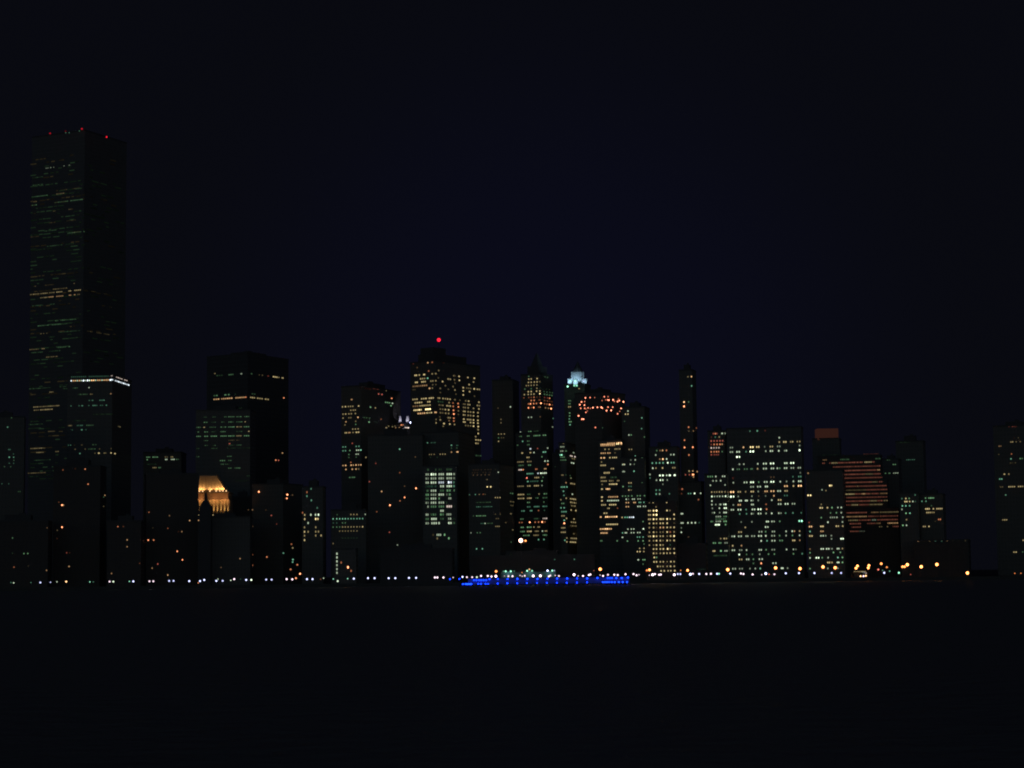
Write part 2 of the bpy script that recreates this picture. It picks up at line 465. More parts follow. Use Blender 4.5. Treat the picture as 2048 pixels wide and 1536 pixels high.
B('office_building', 'dark office block with dim green bands in bays, behind the floodlit crown', [(391, 500, 574, 818)], 1690, 9, '''
M1 790 g2 240-275 330-370 | g3 450-480 492-560 575-632 655-712
M1 843 g3 240-285 | g2 315-370 420-460 | g3 492-552 575-640 | y4 660-675
M1 895 g3 165-215 | y4 235-260 | g2 300-370 | g3 412-475 | g4 492-560 | y4 575-635 | g4 650-712 | g1 930-1000
M1 942 g3 175-200 245-290 | g2 320-375 | g3 412-470 | g2 575-640 | y5 695-715
M1 987 g4 165-215 245-290 312-380 412-480 492-560 | y4 575-632 | g4 652-712 | g1 880-1000
M1 1030 g2 240-290 | y2 492-560 575-612
M1 1062 r5 495-520
M1 1080 g2 250-290 330-370 492-560 575-632
M1 1112 g2 165-200 320-385 | g1 480-720
M1 1196 g2 165-200 | g3 480-530
M1 1235 g2 100-115 | g4 405-465 | g3 490-530
M1 1272 g3 415-450 | g2 460-510
M1 1312 g3 490-530 555-620
M1 1392 g2 680-740
M1 1440 g1 560-700
M1 1000 a3 880''', wall='conc', P=3.6, ww=2.4, hh=1.9)
B('office_building', 'dark building right of the floodlit crown with a pair of bright orange lights', [(504, 566, 606, 966)], 1600, 30, '''
M2 325 o9 808
M2 355 o9 1098 | a2 1150
M2 393 o8 1093
M2 568 r5 927-945
M2 655 r2 990
M2 510 a3 740
M2 680 a2 740
M2 970 o3 738
M2 1078 o4 738
M2 993 o6 890
M2 953 c4 1048
M2 862 o4 1140
M2 900 y4 1153
M2 1020 c6 1155
M2 1045 c5 1153
M2 1073 o6 1200
M2 1120 o6 1132
M2 1165 o9 1228
M2 510 a1 880''', ww=3, hh=2.8)
B('office_building', 'low dark building directly below the floodlit crown', [(396, 500, 505, 1032)], 1545, 3, '''
M2 440 o8 598
M2 618 a5 190
M2 1010 a4 615
M2 1100 a2 420''', ww=3, hh=2.8)
B('office_building', 'narrow dark building with a column of yellow windows, left of the dotted green rows', [(604, 646, 652, 972)], 1560, 8, '''
M2 295 c4 1335-1350
M2 330 o4 1300
M2 370 c4 1300
M2 413 c4 1345
M2 490 c3 1405
M2 540 o4 1240
M2 562 y5 1277 | w7 1340 | w7 1388 | w8 1418
M2 605 y6 1277 | y8 1390 | y7 1412
M2 645 w6 1312
M2 690 y4 1275 | y4 1390
M2 735 y6 1275 | y4 1312 1390 1418
M2 775 y4 1275 | y4 1390 | y5 1445
M2 820 y6 1275''', ww=2.6, hh=4)
B('office_building', 'dark block with dotted rows of blue-green windows above a vertical strip of lights', [(662, 732, 737, 1018)], 1570, 4, '''
M2 560 g2 1610 | y4 1750 1780 1812 | w5 1900
M2 603 c6 1568 1605 1635 1665 1693 | c5 1722 1752 1780 1812 1840 1870
M2 645 c2 1570 1605 | g3 1665 1693
M2 687 g3 1568 1605 1635 | y4 1665 1693 1722 1752 1780 1812 | y3 1840 | y6 1870
M2 728 y3 1635 1665 1693 1722 1752 1780 1812
M2 800 g1 1665 1693 1722 1752 1780 1812
M2 855 y3 1568''', ww=2.4, hh=3)
B('stair_tower_building', 'low dark building by the shore with one vertical strip of six lit windows', [(668, 712, 716, 1096)], 1500, 4, '''
M2 960 w6 1607
M2 998 w6 1607
M2 1038 w6 1607
M2 1077 w5 1607
M2 1117 w5 1607
M2 1155 w5 1607
M2 1050 o4 1650
M2 1098 o9 1720
M2 1135 o4 1752''', ww=3.2, hh=4.5, pent=False)
B('office_building', 'dark tower with yellow window rows on its left side only', [(683, 723, 802, 770)], 1700, 30, '''
N1 590 r1 380-470
N1 600 r2 490-550
N1 712 a5 262-285
N1 620 y3 620-632
N1 655 r5 548 582
N1 700 o7 682
N1 740 g4 620 640 660 | w6 690
N1 775 g5 675
N1 787 y5 180 | y6 210 | y4 240 262 285 | y6 345 | g5 465 | y4 515
N1 822 y4 265 290 310
N1 862 y4 185 | y5 212 | y4 245 270 312
N1 902 y4 185 | y3 245 265 | a7 338 | g2 400 425 455
N1 940 a5 215 | y3 315 | g5 450
N1 972 y3 205 | g3 315
N1 1015 y4 285 312 340
N1 1053 y6 200-228 | a5 235-262 | y4 275-300 | y6 312-355
N1 1198 c4 185 210 | c4 320 348
N1 1237 c4 185 210 | g4 255 | w6 325 345 | c7 382
N1 1275 g3 245 | w5 320 340
N1 1305 g2 245 320 | y4 418
N1 1160 r4 280
N1 1355 o4 265
N1 1388 a5 185 | a7 212 268 318 | a5 290 345 | a6 378
N1 1428 a6 215 280 318 | y3 345
N1 1510 g3 245-310
N1 913 o3 573
N1 940 g1 500-540
N1 985 y3 650 690
N1 1000 y4 627
N1 1130 y5 515
N1 1268 r5 573
N1 1305 y2 500''', P=3.5, ww=2.8, hh=2.6)
B('office_building', 'dark broad block with scattered orange points, left of the bright green-white building', [(736, 846, 850, 868)], 1640, 4, '''
N1 1220 c6 765
N1 1300 a2 925
N2 35 r3 520
N2 130 o3 765
N2 222 r4 455
N2 310 o6 170
N2 322 a6 580
N2 383 o8 815
N2 418 o4 768
N2 463 o9 665
N2 290 o9 932
N2 530 o3 530
N2 740 r4 660
N2 268 a2 815
N2 870 w4 742''', ww=3, hh=2.8)
b = B('office_building', 'dark tower topped by two small white-lit fins and one dazzling white lamp', [(790, 806, 832, 846)], 1735, 35, '''
N1 970 o6 787
N1 985 y3 700
N1 1000 a4 725 762 | p8 815-860
N1 1035 y5 755 830
N1 1060 c3 900''', P=2.5, ww=2.4, hh=2, pent=False, dep=18)
D = 1741
for x0, x1, xt0, xt1 in ((797.5, 803.5, 799, 801.5), (811.5, 818, 813.5, 817)):
    q = MB(); a = W(x0, 845, D) - b.org; c = W(x1, 845, D) - b.org; e = W(xt0, 832, D) - b.org; g = W(xt1, 832, D) - b.org
    q.prism([(a.x, a.y), (c.x, a.y), (c.x, a.y + 3), (a.x, a.y + 3)], a.z, e.z, [(e.x, a.y + 1), (g.x, a.y + 1), (g.x, a.y + 2.2), (e.x, a.y + 2.2)])
    link('fin', q.mesh('fin', M_WHITE), b.root)
    L = bpy.data.lights.new('fin_light', 'SPOT'); L.energy = 1500; L.color = (.85, .8, 1); L.shadow_soft_size = .3; L.spot_size = .75
    o = link('fin_light', L, b.root, ((a.x + c.x) / 2, a.y - 6, a.z)); o.rotation_euler = (math.radians(118), 0, 0)
b.bulb('floodlight', 822.6, 845, 'b', 10.5, 1.2, D=1730, mast=False, label='dazzling white floodlight')
b.bulb('floodlight', 802.5, 850, 'o', 7, .6, D=1730, mast=False)
def bigfill(s):
    for y in (765, 795, 830, 860, 880, 910, 950):
        pass
b = B('skyscraper', 'broad tower with a red beacon on top and rows of bright yellow windows', [(822, 872, 962, 720)], 1690, 39, '''
N1 335 a6 1045-1062 | o4 1098
N1 345 r2 905 | r1 1210
N1 385 a2 945
N1 415 y4 1155-1172
N1 420 o4 1062
N1 465 y7 915-945 | y5 966 | y7 1002-1030 | y4 1088-1130 | y3 1310-1340 | y6 1372 | y5 1462 | y6 1528
N1 500 y5 970-1030 | c6 1052 | y2 1160 | y5 1250-1292 | y3 1325 | y6 1375 | y4 1520
N1 537 y7 920-952 | y6 985-1035 | y4 1085 1105 1125 | y6 1203 | y2 1330 | y5 1475
N1 578 a4 895-1050 | y3 1095-1128 | y3 1232 1310 | y6 1415 | y3 1440-1500 | y7 1527 | y5 1550-1590
N1 612 y2 895-930 | a7 1060-1082 | y4 1090-1110 | y3 1170-1190 | y2 1262 | y4 1330 | y6 1415 | y5 1470-1490
N1 640 y2 1180 1340 | y6 1415 | y3 1520-1540
N1 712 y5 892-952 | y6 980-1045 | y6 1060-1118 | y5 1150-1180 1200-1215 | y4 1232 | y5 1255 1280 | y4 1320-1340 | y2 1380 | y3 1440 | y5 1470 1575
N1 746 y6 915-1000 | y6 1045-1082 | g2 1150-1215 | y4 1270 | o4 1310 | o6 1362 | y3 1410-1440 | y5 1455-1490 | y4 1550-1590
N1 782 a4 895-960 | y5 965-1085 | y3 1160-1215 | y5 1240-1290 | o5 1312 | o7 1365 | y4 1410-1445 1465 1520 | y5 1575
N1 822 y8 905-992 | y9 1025-1085 | y3 1180 1205 | y5 1232 | y6 1265 | o7 1315 | y3 1365 | y5 1410-1440 | y4 1465 1490 | y5 1520 1565
N1 856 a7 945-1030 | y6 1035-1100 | a6 1108-1150 | y3 1170-1215 | y4 1235 1265 | o8 1318 | y2 1365 | y5 1410-1440 | y4 1465 1490 | y5 1520 1565
N1 890 y2 1175 | y4 1262 1280 | o6 1318 | y6 1410-1432 | y5 1450-1500 | y6 1520 1565
N1 915 y4 1120-1135 1170-1190 | a3 1270 | o5 1318 | y6 1410-1440 | y5 1490 | y6 1520 1565
N1 950 y5 1115-1130 | y6 1205-1230 | y6 1277 | y4 1325 | y3 1440 1465 1490 | y7 1520 1568
N1 985 y3 1210 1565
N1 1022 y4 1568
N1 1060 y6 1568
N1 1092 y4 1542
N1 1125 y5 1545 1568 1590
N1 1160 y5 1545 | y4 1565
N1 1285 g2 1540-1610''', wall='stone', P=3.7, ww=3, hh=3, pent=False)
q = MB(); t = b.tiers[0]; C, dl, dr = t['C'], t['dl'], t['dr']
pt = lambda u, v: (C[0] + dl[0] * u + dr[0] * v - b.org.x, C[1] + dl[1] * u + dr[1] * v - b.org.y)
z0 = t['zt'] - GZ - 1.19
q.prism([pt(6, 6), pt(6, t['wr'] - 12), pt(t['wl'] - 4, t['wr'] - 12), pt(t['wl'] - 4, 6)], z0, z0 + 8)
q.prism([pt(9, 9), pt(9, 26), pt(24, 26), pt(24, 9)], z0 + 8.01, z0 + 14)
link('penthouse', q.mesh('penthouse', M_ROOF), b.root)
b.bulb('beacon', 877.6, 679.8, 'R', 8.4, 1.6, D=1712, label='large red beacon')
B('office_building', 'dark mid-height block in front of the red-beacon tower with dim yellow row', [(843, 918, 950, 862)], 1650, 14, '''
N1 1052 c2 1035-1060 1080-1130
N1 1155 c4 1050 | c2 1080-1135
N1 1180 c5 1295
N1 1182 c2 1340-1380
N1 1210 g2 1295 1350
N1 1250 a5 1295 | a7 1352 1378
N1 1275 y3 1070 1090 1118 | y4 1180 1205 1230
N1 1305 g1 1080 1150
N1 1400 g1 1100-1250''', ww=2.6, hh=2.5)
B('office_building', 'small bright building with wide greenish-white windows in grouped bays', [(846, 914, 917, 930)], 1600, 4, '''
N2 100 g2 1040-1070 1130-1140 1160-1200 1240-1300
N2 148 w5 1028-1065 | w8 1080-1142 | w6 1160-1220 | w8 1242-1302 | w5 1308-1335
N2 190 w4 1028-1065 | w5 1080-1142 1160-1220 | w6 1242-1302 | w3 1308-1335
N2 232 w6 1028-1065 | w7 1080-1142 | b7 1160-1220 | b8 1255-1302 | c4 1308-1330
N2 271 c2 1028-1142 | w7 1175-1222 | w7 1242-1302 | c4 1308-1332
N2 315 g3 1035-1065 | w6 1080-1142 | g3 1175-1220 | g4 1242-1290 | g3 1315-1330
N2 356 g4 1028-1065 | w5 1080-1142 | w6 1160-1220 | w3 1240-1255 | g4 1262-1292
N2 396 g3 1028-1065 | w6 1080-1142 | g4 1160-1178 | w5 1262-1295
N2 438 w4 1028-1065 | w6 1080-1142 | w5 1160-1222 | g2 1242-1252
N2 478 w4 1045-1065 | g4 1080-1142 1160-1222 | p7 1242-1302 | g2 1315-1330
N2 520 w6 1178-1218
N2 560 w5 1030-1062 | g3 1080-1142 | g4 1175-1220 | w5 1242-1295
N2 604 g3 1028-1065 | w7 1085-1147 | g2 1175-1220 | w5 1258-1295 | g2 1310-1330
N2 648 w5 1028-1065 | w6 1085-1150 | w6 1168 | w7 1258-1300 | g3 1310-1335
N2 767 y2 1095-1120 | w6 1140-1192 | g5 1225
N2 803 y3 1150 | g5 1268''', wall='conc', P=4, ww=3.5, hh=4.6, pent=False)
B('office_building', 'slim dark tower right of the red-beacon tower, one bright lamp near its top', [(986, 1028, 1040, 758)], 1750, 12, '''
P1 787 w7 312
P1 800 y2 185
P1 915 y3 215
P1 950 y3 215
P1 1066 y4 190 218 250
P1 1105 g3 190 | y2 220 242
P1 1140 y5 190
P1 1408 w6 320 | g2 355
P1 1455 w6 188''', ww=2.4, hh=2.4)
B('office_building', 'dark low block with faint dotted windows and thin green rows', [(938, 1000, 1028, 926)], 1600, 14, '''
N2 125 w6 1775
N2 102 a1 1520 1545 1570 1600 1640 1670 1700 | y1 1745
N2 130 a1 1510 1535 1560 1620 1645 1690
N2 155 a2 1520 1560 1600 1640 1680
N2 200 y3 1660
N2 275 y8 1662 1697
N2 355 c3 1480 | c4 1540 | y3 1580 | o3 1620 | y2 1640
N2 385 y5 1745 1768 1788
N2 435 g2 1550-1700
N2 480 c3 1545-1600 1615-1715
N2 573 g2 1520 | g4 1545-1650
N2 555 y2 1745 1785
N2 600 y2 1745-1785
N2 650 c3 1590-1630 | w6 1640 | g2 1660-1720
N2 680 y4 1740-1792
N2 745 g3 1560 1590 | w4 1495
N2 910 c6 1553 1612
N2 1015 c6 1555
N2 1045 w5 1517 | w6 1558 1587 1618
N2 1062 w5 1558 1587 1618
N2 1145 w6 1517 | c3 1490
N2 340 g3 1890-1930
N2 425 y3 1890-1938
N2 465 y2 1895-1930
N2 550 y3 1890-1915
N2 640 y3 1840-1860
N2 715 y4 1912-1932
N2 840 g3 1895-1915''', P=3.4, ww=2.4, hh=2.4)
b = B('skyscraper', 'slender stepped tower with dotted yellow windows above a red-orange lit band', [(1044, 1083, 1108, 746), (1033, 1096, 1104, 862, -8)], 1700, 28, '''
P1 475 g3 500
P1 480 g2 665 690
P1 503 y5 500 525 | y6 585
P1 537 y5 497 525 557 585 | y3 625
P1 570 y4 475 497 525 553 583
P1 605 g3 460 525 | y4 583 | g1 640 680 710
P1 632 y6 495 525 | y6 580 | y6 620 | g2 655 685 715 740
P1 662 y5 455 | y5 495 525 553 | y8 622 | g3 660 685 712 735
P1 695 o3 450 500 525 | o5 553 | o2 583 620 | r3 660 690 | o6 712
P1 722 o6 525 555 | o3 605 635 660 690 | o2 712 735
P1 757 o5 497 | o8 517 | o7 550 | o6 578 | o9 612 | o4 660 685 | o8 712 | o3 738
P1 797 o8 497 | o3 525 | o8 550 | o3 600 | a4 645 670 700 | o9 727
P1 895 w5 497 527 | a3 615-635 | c3 750
P1 993 w4 742
P1 1045 w5 415 | g4 490-530 | g2 550-600
P1 1090 g3 400-430 | g4 480-510 545-620 | g4 640-680
P1 1140 c5 437 | g3 480-515
P1 1180 g3 375-395 480-510
P1 1217 b8 505-528 | r4 590 | w5 677
P1 1260 y5 420-445 | y6 505-528 | w6 553 | c6 640-680
P1 1305 y5 475-510 | g4 635
P1 1342 w7 658-688
P1 1352 y4 380-450 480-530
P1 1388 g3 390-450 | g4 490-525 | o7 678
P1 1432 p7 392-432 | o7 442 | o5 565-592 | a6 655-682
P1 1472 c5 475-550 | b7 585-605 | w8 615-685
P1 1515 r8 480 | y5 555-608 | g3 645
P2 220 c5 480-500 | c3 510-600 | g5 635
P2 270 y4 380-450 | y5 480-520 | y5 550-605 | w4 635
P2 355 y5 385-455 | g3 480-520 | y4 605 | g4 650-690
P2 395 y5 385-455 480-530 | g3 565-600 640-690
P2 435 g4 480-515 | g3 655
P2 480 c4 480-520 550-610 640-690
P2 522 c4 420-460 | c5 510-537 | o4 600 | c2 660
P2 605 g3 410-450 | g2 550-610 | p6 640-690
P2 638 o9 510 | o5 565 600 | o9 637 | o4 405 430 665
P2 690 g5 415-450 480-530 | y5 545-560 588-615
P2 733 g4 410-460 | y6 480-530 | y4 560-605 | w6 640 | y5 662-690
P2 773 g4 440-510 | y4 545-605 | g4 640-690
P2 815 c5 600 655''', P=3.3, ww=2.6, hh=2.6, pent=False)
q = MB(); t = b.tiers[0]; C, dl, dr = t['C'], t['dl'], t['dr']; z0 = t['zt'] - GZ - 1.19; wl, wr = t['wl'], t['wr']
pt = lambda u, v: (C[0] + dl[0] * u + dr[0] * v - b.org.x, C[1] + dl[1] * u + dr[1] * v - b.org.y)
q.prism([pt(3, 3), pt(3, wr - 5), pt(wl - 5, wr - 5), pt(wl - 5, 3)], z0, z0 + 8)
q.prism([pt(5, 5), pt(5, wr - 8), pt(wl - 7, wr - 8), pt(wl - 7, 5)], z0 + 8.01, z0 + 20, [pt(wl / 2 - 1.4, wr / 2 - 1.9), pt(wl / 2 - 1.4, wr / 2 - 1.1), pt(wl / 2 - .6, wr / 2 - 1.1), pt(wl / 2 - .6, wr / 2 - 1.9)])
link('spire', q.mesh('spire', M_ROOF), b.root)
CY = B('skyscraper', 'dark tower carrying a blue-white floodlit crown', [(1131, 1172, 1184, 766), (1119, 1134, 1172, 884, -30)], 1690, 14, '''
P1 600 y4 1015
P1 725 g3 908 925
P1 755 g3 908 922
P1 787 y4 908 925
P1 850 g4 918
P1 880 g4 918
P1 910 c4 915
P1 940 g4 915 932
P1 970 c5 922
P1 1158 y5 855
P1 1197 w5 820-865
P1 1240 w5 820-855 | g3 870-920 | w5 945-970
P1 1280 c8 812-845 | p7 918-948 960-982 1008-1040 | p4 1050
P1 1315 y4 935-975 | g4 820-870 | g3 980-1060
P1 1332 g3 820-900
P1 1360 w7 928-966
P1 1440 g3 1030-1070
P1 1485 y4 830-858 | g2 900-930
P1 1515 g3 920-940
P2 155 y4 835-860
P2 186 y4 918-942
P2 232 o6 885-900 | y5 905-975 | y5 1010-1070
P2 277 c6 825-890
P2 320 c5 855
P2 350 w6 945 | g3 1070
P2 362 c4 860
P2 391 y6 885-1000 1008-1075
P2 407 y4 828
P2 433 y5 920-995 | y6 1020-1048
P2 445 g4 830-865
P2 468 y4 930-980 | y6 1022-1055
P2 490 c5 830 862
P2 512 y6 922-942 970-995
P2 530 c5 830-890
P2 572 y4 830-870
P2 597 y5 920 962
P2 617 c6 863
P2 636 y5 925-985 | y4 1070
P2 648 o9 863
P2 672 y3 920-990 | y6 1022-1070
P2 695 y5 830-875
P2 740 y5 825-880
P2 755 y4 950-970 990-1050
P2 799 y5 890-1060
P2 822 c5 870
P2 838 y6 900-985 | y4 1020-1055''', P=3.4, ww=3, hh=2.7, pent=False)
# its crown: pale stone masses lit by floodlights standing on the roof
def wbox(bd, name, x0, x1, y0, y1, D, dep, material, top=None, zpad=0):
    a = W(x0, y1, D) - bd.org; c = W(x1, y1, D) - bd.org; zt = (W((x0 + x1) / 2, y0, D) - bd.org).z
    q = MB(); plan = [(a.x, a.y), (c.x, a.y), (c.x, a.y + dep), (a.x, a.y + dep)]
    q.prism(plan, a.z, zt); return link(name, q.mesh(name, material), bd.root)
def spot(bd, name, x, y, D, energy, col, size=.4, rot=None, kind='POINT', ang=1.4):
    L = bpy.data.lights.new(name, kind); L.energy = energy; L.color = col; L.shadow_soft_size = size
    if kind == 'SPOT': L.spot_size = ang; L.spot_blend = .6
    o = link(name, L, bd.root, W(x, y, D) - bd.org)
    if rot: o.rotation_euler = [math.radians(k) for k in rot]
    return o
CC = (.45, .75, 1.0)
wbox(CY, 'crown_drum', 1142, 1169, 743.5, 767, 1704, 9, M_PALE)
wbox(CY, 'crown_shoulder', 1135.5, 1143.5, 757.5, 767, 1691, 8, M_PALE)
wbox(CY, 'crown_shoulder', 1164, 1173.5, 757.5, 767, 1691, 8, M_PALE)
wbox(CY, 'crown_gable', 1146.5, 1155.5, 757, 774, 1684, 4, M_PALE)
for k in range(6):
    q = MB(); a = W(1143.5 + k * 4.7, 767, 1703) - CY.org; zt = (W(1150, 744.5, 1703) - CY.org).z
    q.box(a.x - .35, a.x + .35, a.y - .9, a.y + .98, a.z, zt); link('pilaster', q.mesh('pilaster', M_PALE), CY.root)
q = MB(); a = W(1155.5, 743, 1704) - CY.org; q.cyl(a.x, a.y, a.z, a.z + 3, 4, 3.4, 8); q.cyl(a.x, a.y, a.z + 3.01, a.z + 9, 3, .2, 8); link('crown_cap', q.mesh('crown_cap', M_ROOF), CY.root)
for x, y, D, e in ((1139, 764, 1687, 1400), (1151, 766, 1679, 1700), (1169, 764, 1687, 1100), (1146, 760, 1698, 800), (1152, 760, 1698, 800), (1158, 760, 1698, 800), (1164, 760, 1698, 800)):
    spot(CY, 'crown_light', x, y + 4, D, e * 1.3, CC, rot=(150, 0, 0), kind='SPOT', ang=2.0)
for x, y, n in ((1140.5, 762, 8.6), (1150.5, 762, 8.6), (1148.5, 771, 7.5), (1153.5, 771, 8), (1167, 762, 6.5), (1135.3, 773, 8.8)):
    CY.bulb('floodlight', x, y, 'c' if n > 7 else 'b', n, .75, D=1681, mast=False)
def amber_dots(s): pass
DT = [(1080, 695, 7), (1128, 692, 6), (1175, 692, 3), (1040, 737, 7), (1072, 733, 5), (1022, 765, 7), (1070, 770, 7), (1032, 802, 6), (1072, 802, 6), (1085, 808, 4), (1107, 798, 6), (1130, 803, 4), (1157, 795, 8),
      (1203, 792, 7), (1232, 797, 7), (1255, 790, 8), (1310, 790, 6), (1358, 790, 6), (1445, 802, 8), (1295, 825, 7), (1342, 823, 8), (1408, 858, 6), (1430, 833, 3), (1085, 843, 6), (1100, 830, 3), (1010, 878, 8),
      (1045, 913, 8), (1060, 913, 8), (1272, 683, 6), (1310, 683, 4), (1245, 722, 3), (1285, 715, 3), (1305, 716, 6), (1318, 718, 7), (1362, 715, 8), (1375, 730, 5), (1408, 733, 7), (1425, 722, 7), (1468, 735, 9), (1418, 705, 3), (1182, 998, 6)]
T2 = '\n'.join('P1 %d d%d %d' % (y, n + 2, x) for x, y, n in DT)
B('skyscraper', 'dark wide tower dotted near its top with a loop of small orange lights', [(1152, 1206, 1253, 782)], 1655, 34, T2 + '''
P1 1000 g2 1240
P1 862 y6 1488
P1 828 w5 1498''', ww=2.0, hh=2.4)
B('office_building', 'dark building with brightly lit cream top floor and slanting yellow window rows', [(1199, 1244, 1250, 878)], 1640, 14, '''
P1 1172 a7 1232-1262 1262-1320 1320-1385 | y9 1392-1425 | a8 1425-1452
P1 1184 a6 1232-1385
P1 1160 a6 1300-1385 | a8 1392-1450
P1 1222 y4 1270-1292 1320 | y4 1375-1440
P1 1262 a6 1232-1292 | a6 1300-1340 | y3 1370-1395
P1 1310 a7 1230-1252 1258-1285 | y6 1320-1340 1350-1405
P1 1352 y4 1235-1255
P1 1387 y5 1230-1292
P1 1420 y5 1335-1375
P1 1465 y6 1265-1330
P1 1512 y4 1232-1285 | g2 1330-1400
P2 55 y5 1232-1290
P2 90 y5 1335-1375
P2 130 y6 1265-1330
P2 178 y4 1235-1290
P2 216 y5 1235-1300 | y4 1320-1370 1400-1430
P2 250 y4 1240-1262 | y7 1318-1408
P2 298 y6 1236-1262 | a8 1285-1335
P2 380 y7 1236-1262 | a6 1310-1415
P2 418 y6 1236-1262 | w7 1300-1425
P2 460 y6 1240-1292 | y7 1320-1398
P2 495 y5 1300-1330 | o3 1408
P2 545 y6 1262-1308
P2 584 a7 1225-1248 | a8 1280-1408
P2 660 y7 1290-1415
P2 707 a8 1225-1352
P2 748 a7 1232-1308
P2 828 g4 1208-1256
P2 828 g4 1405''', wall='conc', P=3.6, ww=3, hh=2.9)
B('office_building', 'dark building with sparse single windows, right of the cream-topped building', [(1246, 1292, 1302, 812, 40), (1243, 1291, 1294, 912)], 1610, 10, '''
P1 862 y6 1490 1515
P1 830 w6 1515
P1 900 c5 1658
P1 935 g2 1480
P1 1010 c4 1655
P1 1075 w6 1525 | g4 1548
P1 1095 g3 1700
P1 1223 y4 1528 1552
P1 1290 c5 1590
P1 1305 g3 1660
P1 1330 w6 1590 | w3 1545
P1 1378 w6 1462 1480 1540 | w3 1580
P1 1445 c6 1578 | w5 1470
P1 1475 w5 1737
P2 45 y6 1460-1482 | w5 1540 | g3 1580
P2 120 w4 1462 1480 | c4 1575
P2 155 w5 1738
P2 235 y5 1525 1547 | g2 1660
P2 272 g5 1465 | c3 1525 1547
P2 308 y6 1525 | y3 1547
P2 370 g4 1460 1490 1520 1555 1612 1640 1685
P2 402 w7 1498 | w3 1520 | w6 1562 1580 | w5 1618 1640
P2 437 a6 1498 1520 | a6 1575 1590 | c5 1630 1645 1678
P2 478 a6 1498 1520 | w7 1618 1640 | w6 1675 1690
P2 588 y6 1455 | c6 1485 1508 | b8 1522-1580
P2 630 g4 1670
P2 708 w6 1515 1550 1575 | w8 1665-1682
P2 746 c5 1460 | w6 1488 1500 | w6 1550 1575 | w6 1615 1638
P2 792 w6 1440-1465 | c5 1612 1635 1670
P2 830 g5 1405 1510 1620 1670
P2 860 g3 1680
P2 905 y5 1635 1680
P2 938 y7 1612 1638 | y5 1678
P2 1022 w7 1610-1632 | g5 1670 1688
P2 1065 g3 1670''', ww=2.7, hh=2.7)
B('office_building', 'dark building with one row of dazzling white windows', [(1300, 1357, 1362, 892)], 1620, 6, '''
R1 1030 g3 120 | a3 155 | a6 180 | o5 220
R1 1075 w5 110 | w5 265 | w6 295
R1 1118 a4 152 | a8 183 | w7 222
R1 1158 c5 75 115 | c5 150 185 | w8 233 | c5 270 295
R1 1210 w7 80 | y4 112 | y6 180 | y4 285 305
R1 1275 w5 48
R1 1285 w9 142-165 172-195 | w7 222 | w9 240-268 | w9.6 290-318
R1 1310 c3 48
R1 1333 w5 118 | w8 150-165 172-192 | w4 228
R1 1375 w3 183
R1 1435 c4 115 150
R1 1475 c5 115 | w5 150 | c3 250''', ww=3, hh=3.4)
B('office_building', 'small building packed with rows of warm yellow windows near the shore', [(1293, 1353, 1357, 1001)], 1500, 4, '''
R2 435 y3 45 | y5 83 | y6 222
R2 480 y3 113
R2 520 y6 38 | y5 55 | y8 88 | y9 118 | y7 225 | y3 255
R2 562 y5 38 55 | y8 88 | y9 118 | y7 298
R2 607 y5 38 55 | y8 88 | y7 118 | y7 155 | y6 170 188 | y8 227 | y5 258 | y6 298
R2 650 y5 45 | y6 88 | y5 118 | y6 157 185 | y7 227 | y2 298
R2 693 y4 45 | y5 88 | y2 118 | a6 157 188 | y6 227 | y5 262 | y6 298
R2 740 y4 45 | y6 88 | y3 118 157 185 | y7 227 | o4 258 | y4 298
R2 782 y4 38 | y5 55 | y8 88 | y6 118 | y5 157 185 | y3 227 | y6 262 | y8 298
R2 827 y4 45 | y4 88 | y7 118 | y6 157 | y3 185 | y7 227 | y4 258 | y6 298
R2 872 y4 45 | y3 88 | y6 118 157 | y4 185 | g2 258
R2 912 y6 88 118 | y6 157 | y7 188 | y8 232 | y4 258 | y5 298
R2 956 y6 88 | y4 118 157 | y6 192 | y5 225 258 | y7 300
R2 998 y7 95 | g4 118
R2 1043 y6 93 118 | y5 157 188 | y3 227 | y6 265 | y5 298
R2 1090 y6 130 | y4 157 185 | y4 227 | y6 262 | y5 300
R2 1135 y6 165 198 | y5 237 265 | y7 305''', ww=3.2, hh=3.4, wall='brick')
B('skyscraper', 'very slim dark tower with scattered orange windows and a red-orange glow', [(1362, 1388, 1396, 738), (1360, 1404, 1410, 962, -10)], 1640, 12, '''
R1 272 a7 485 | y3 440
R1 367 c5 495
R1 533 a8 400 | g3 447
R1 577 o9 400
R1 790 o6 447 | o3 525
R1 830 y2 450 | a3 487
R1 923 o6 405
R1 998 o8 405 | o8 490
R1 1075 o6 450
R1 1240 y5 452 | a5 490 533
R1 1278 r4 415 455 | o9.6 480-505 | o8 530
R1 1298 a5 530
R1 1425 r4 378
R1 1470 c4 445 468 | w8 508 | w6 583
R2 298 o5 382
R2 345 o2 375
R2 405 o4 548
R2 550 w6 372 385
R2 645 w6 372 388 | w7 440 478 515 | c2 555
R2 695 w3 372
R2 740 w7 372
R2 790 a2 445
R2 870 c7 375''', ww=3, hh=3)
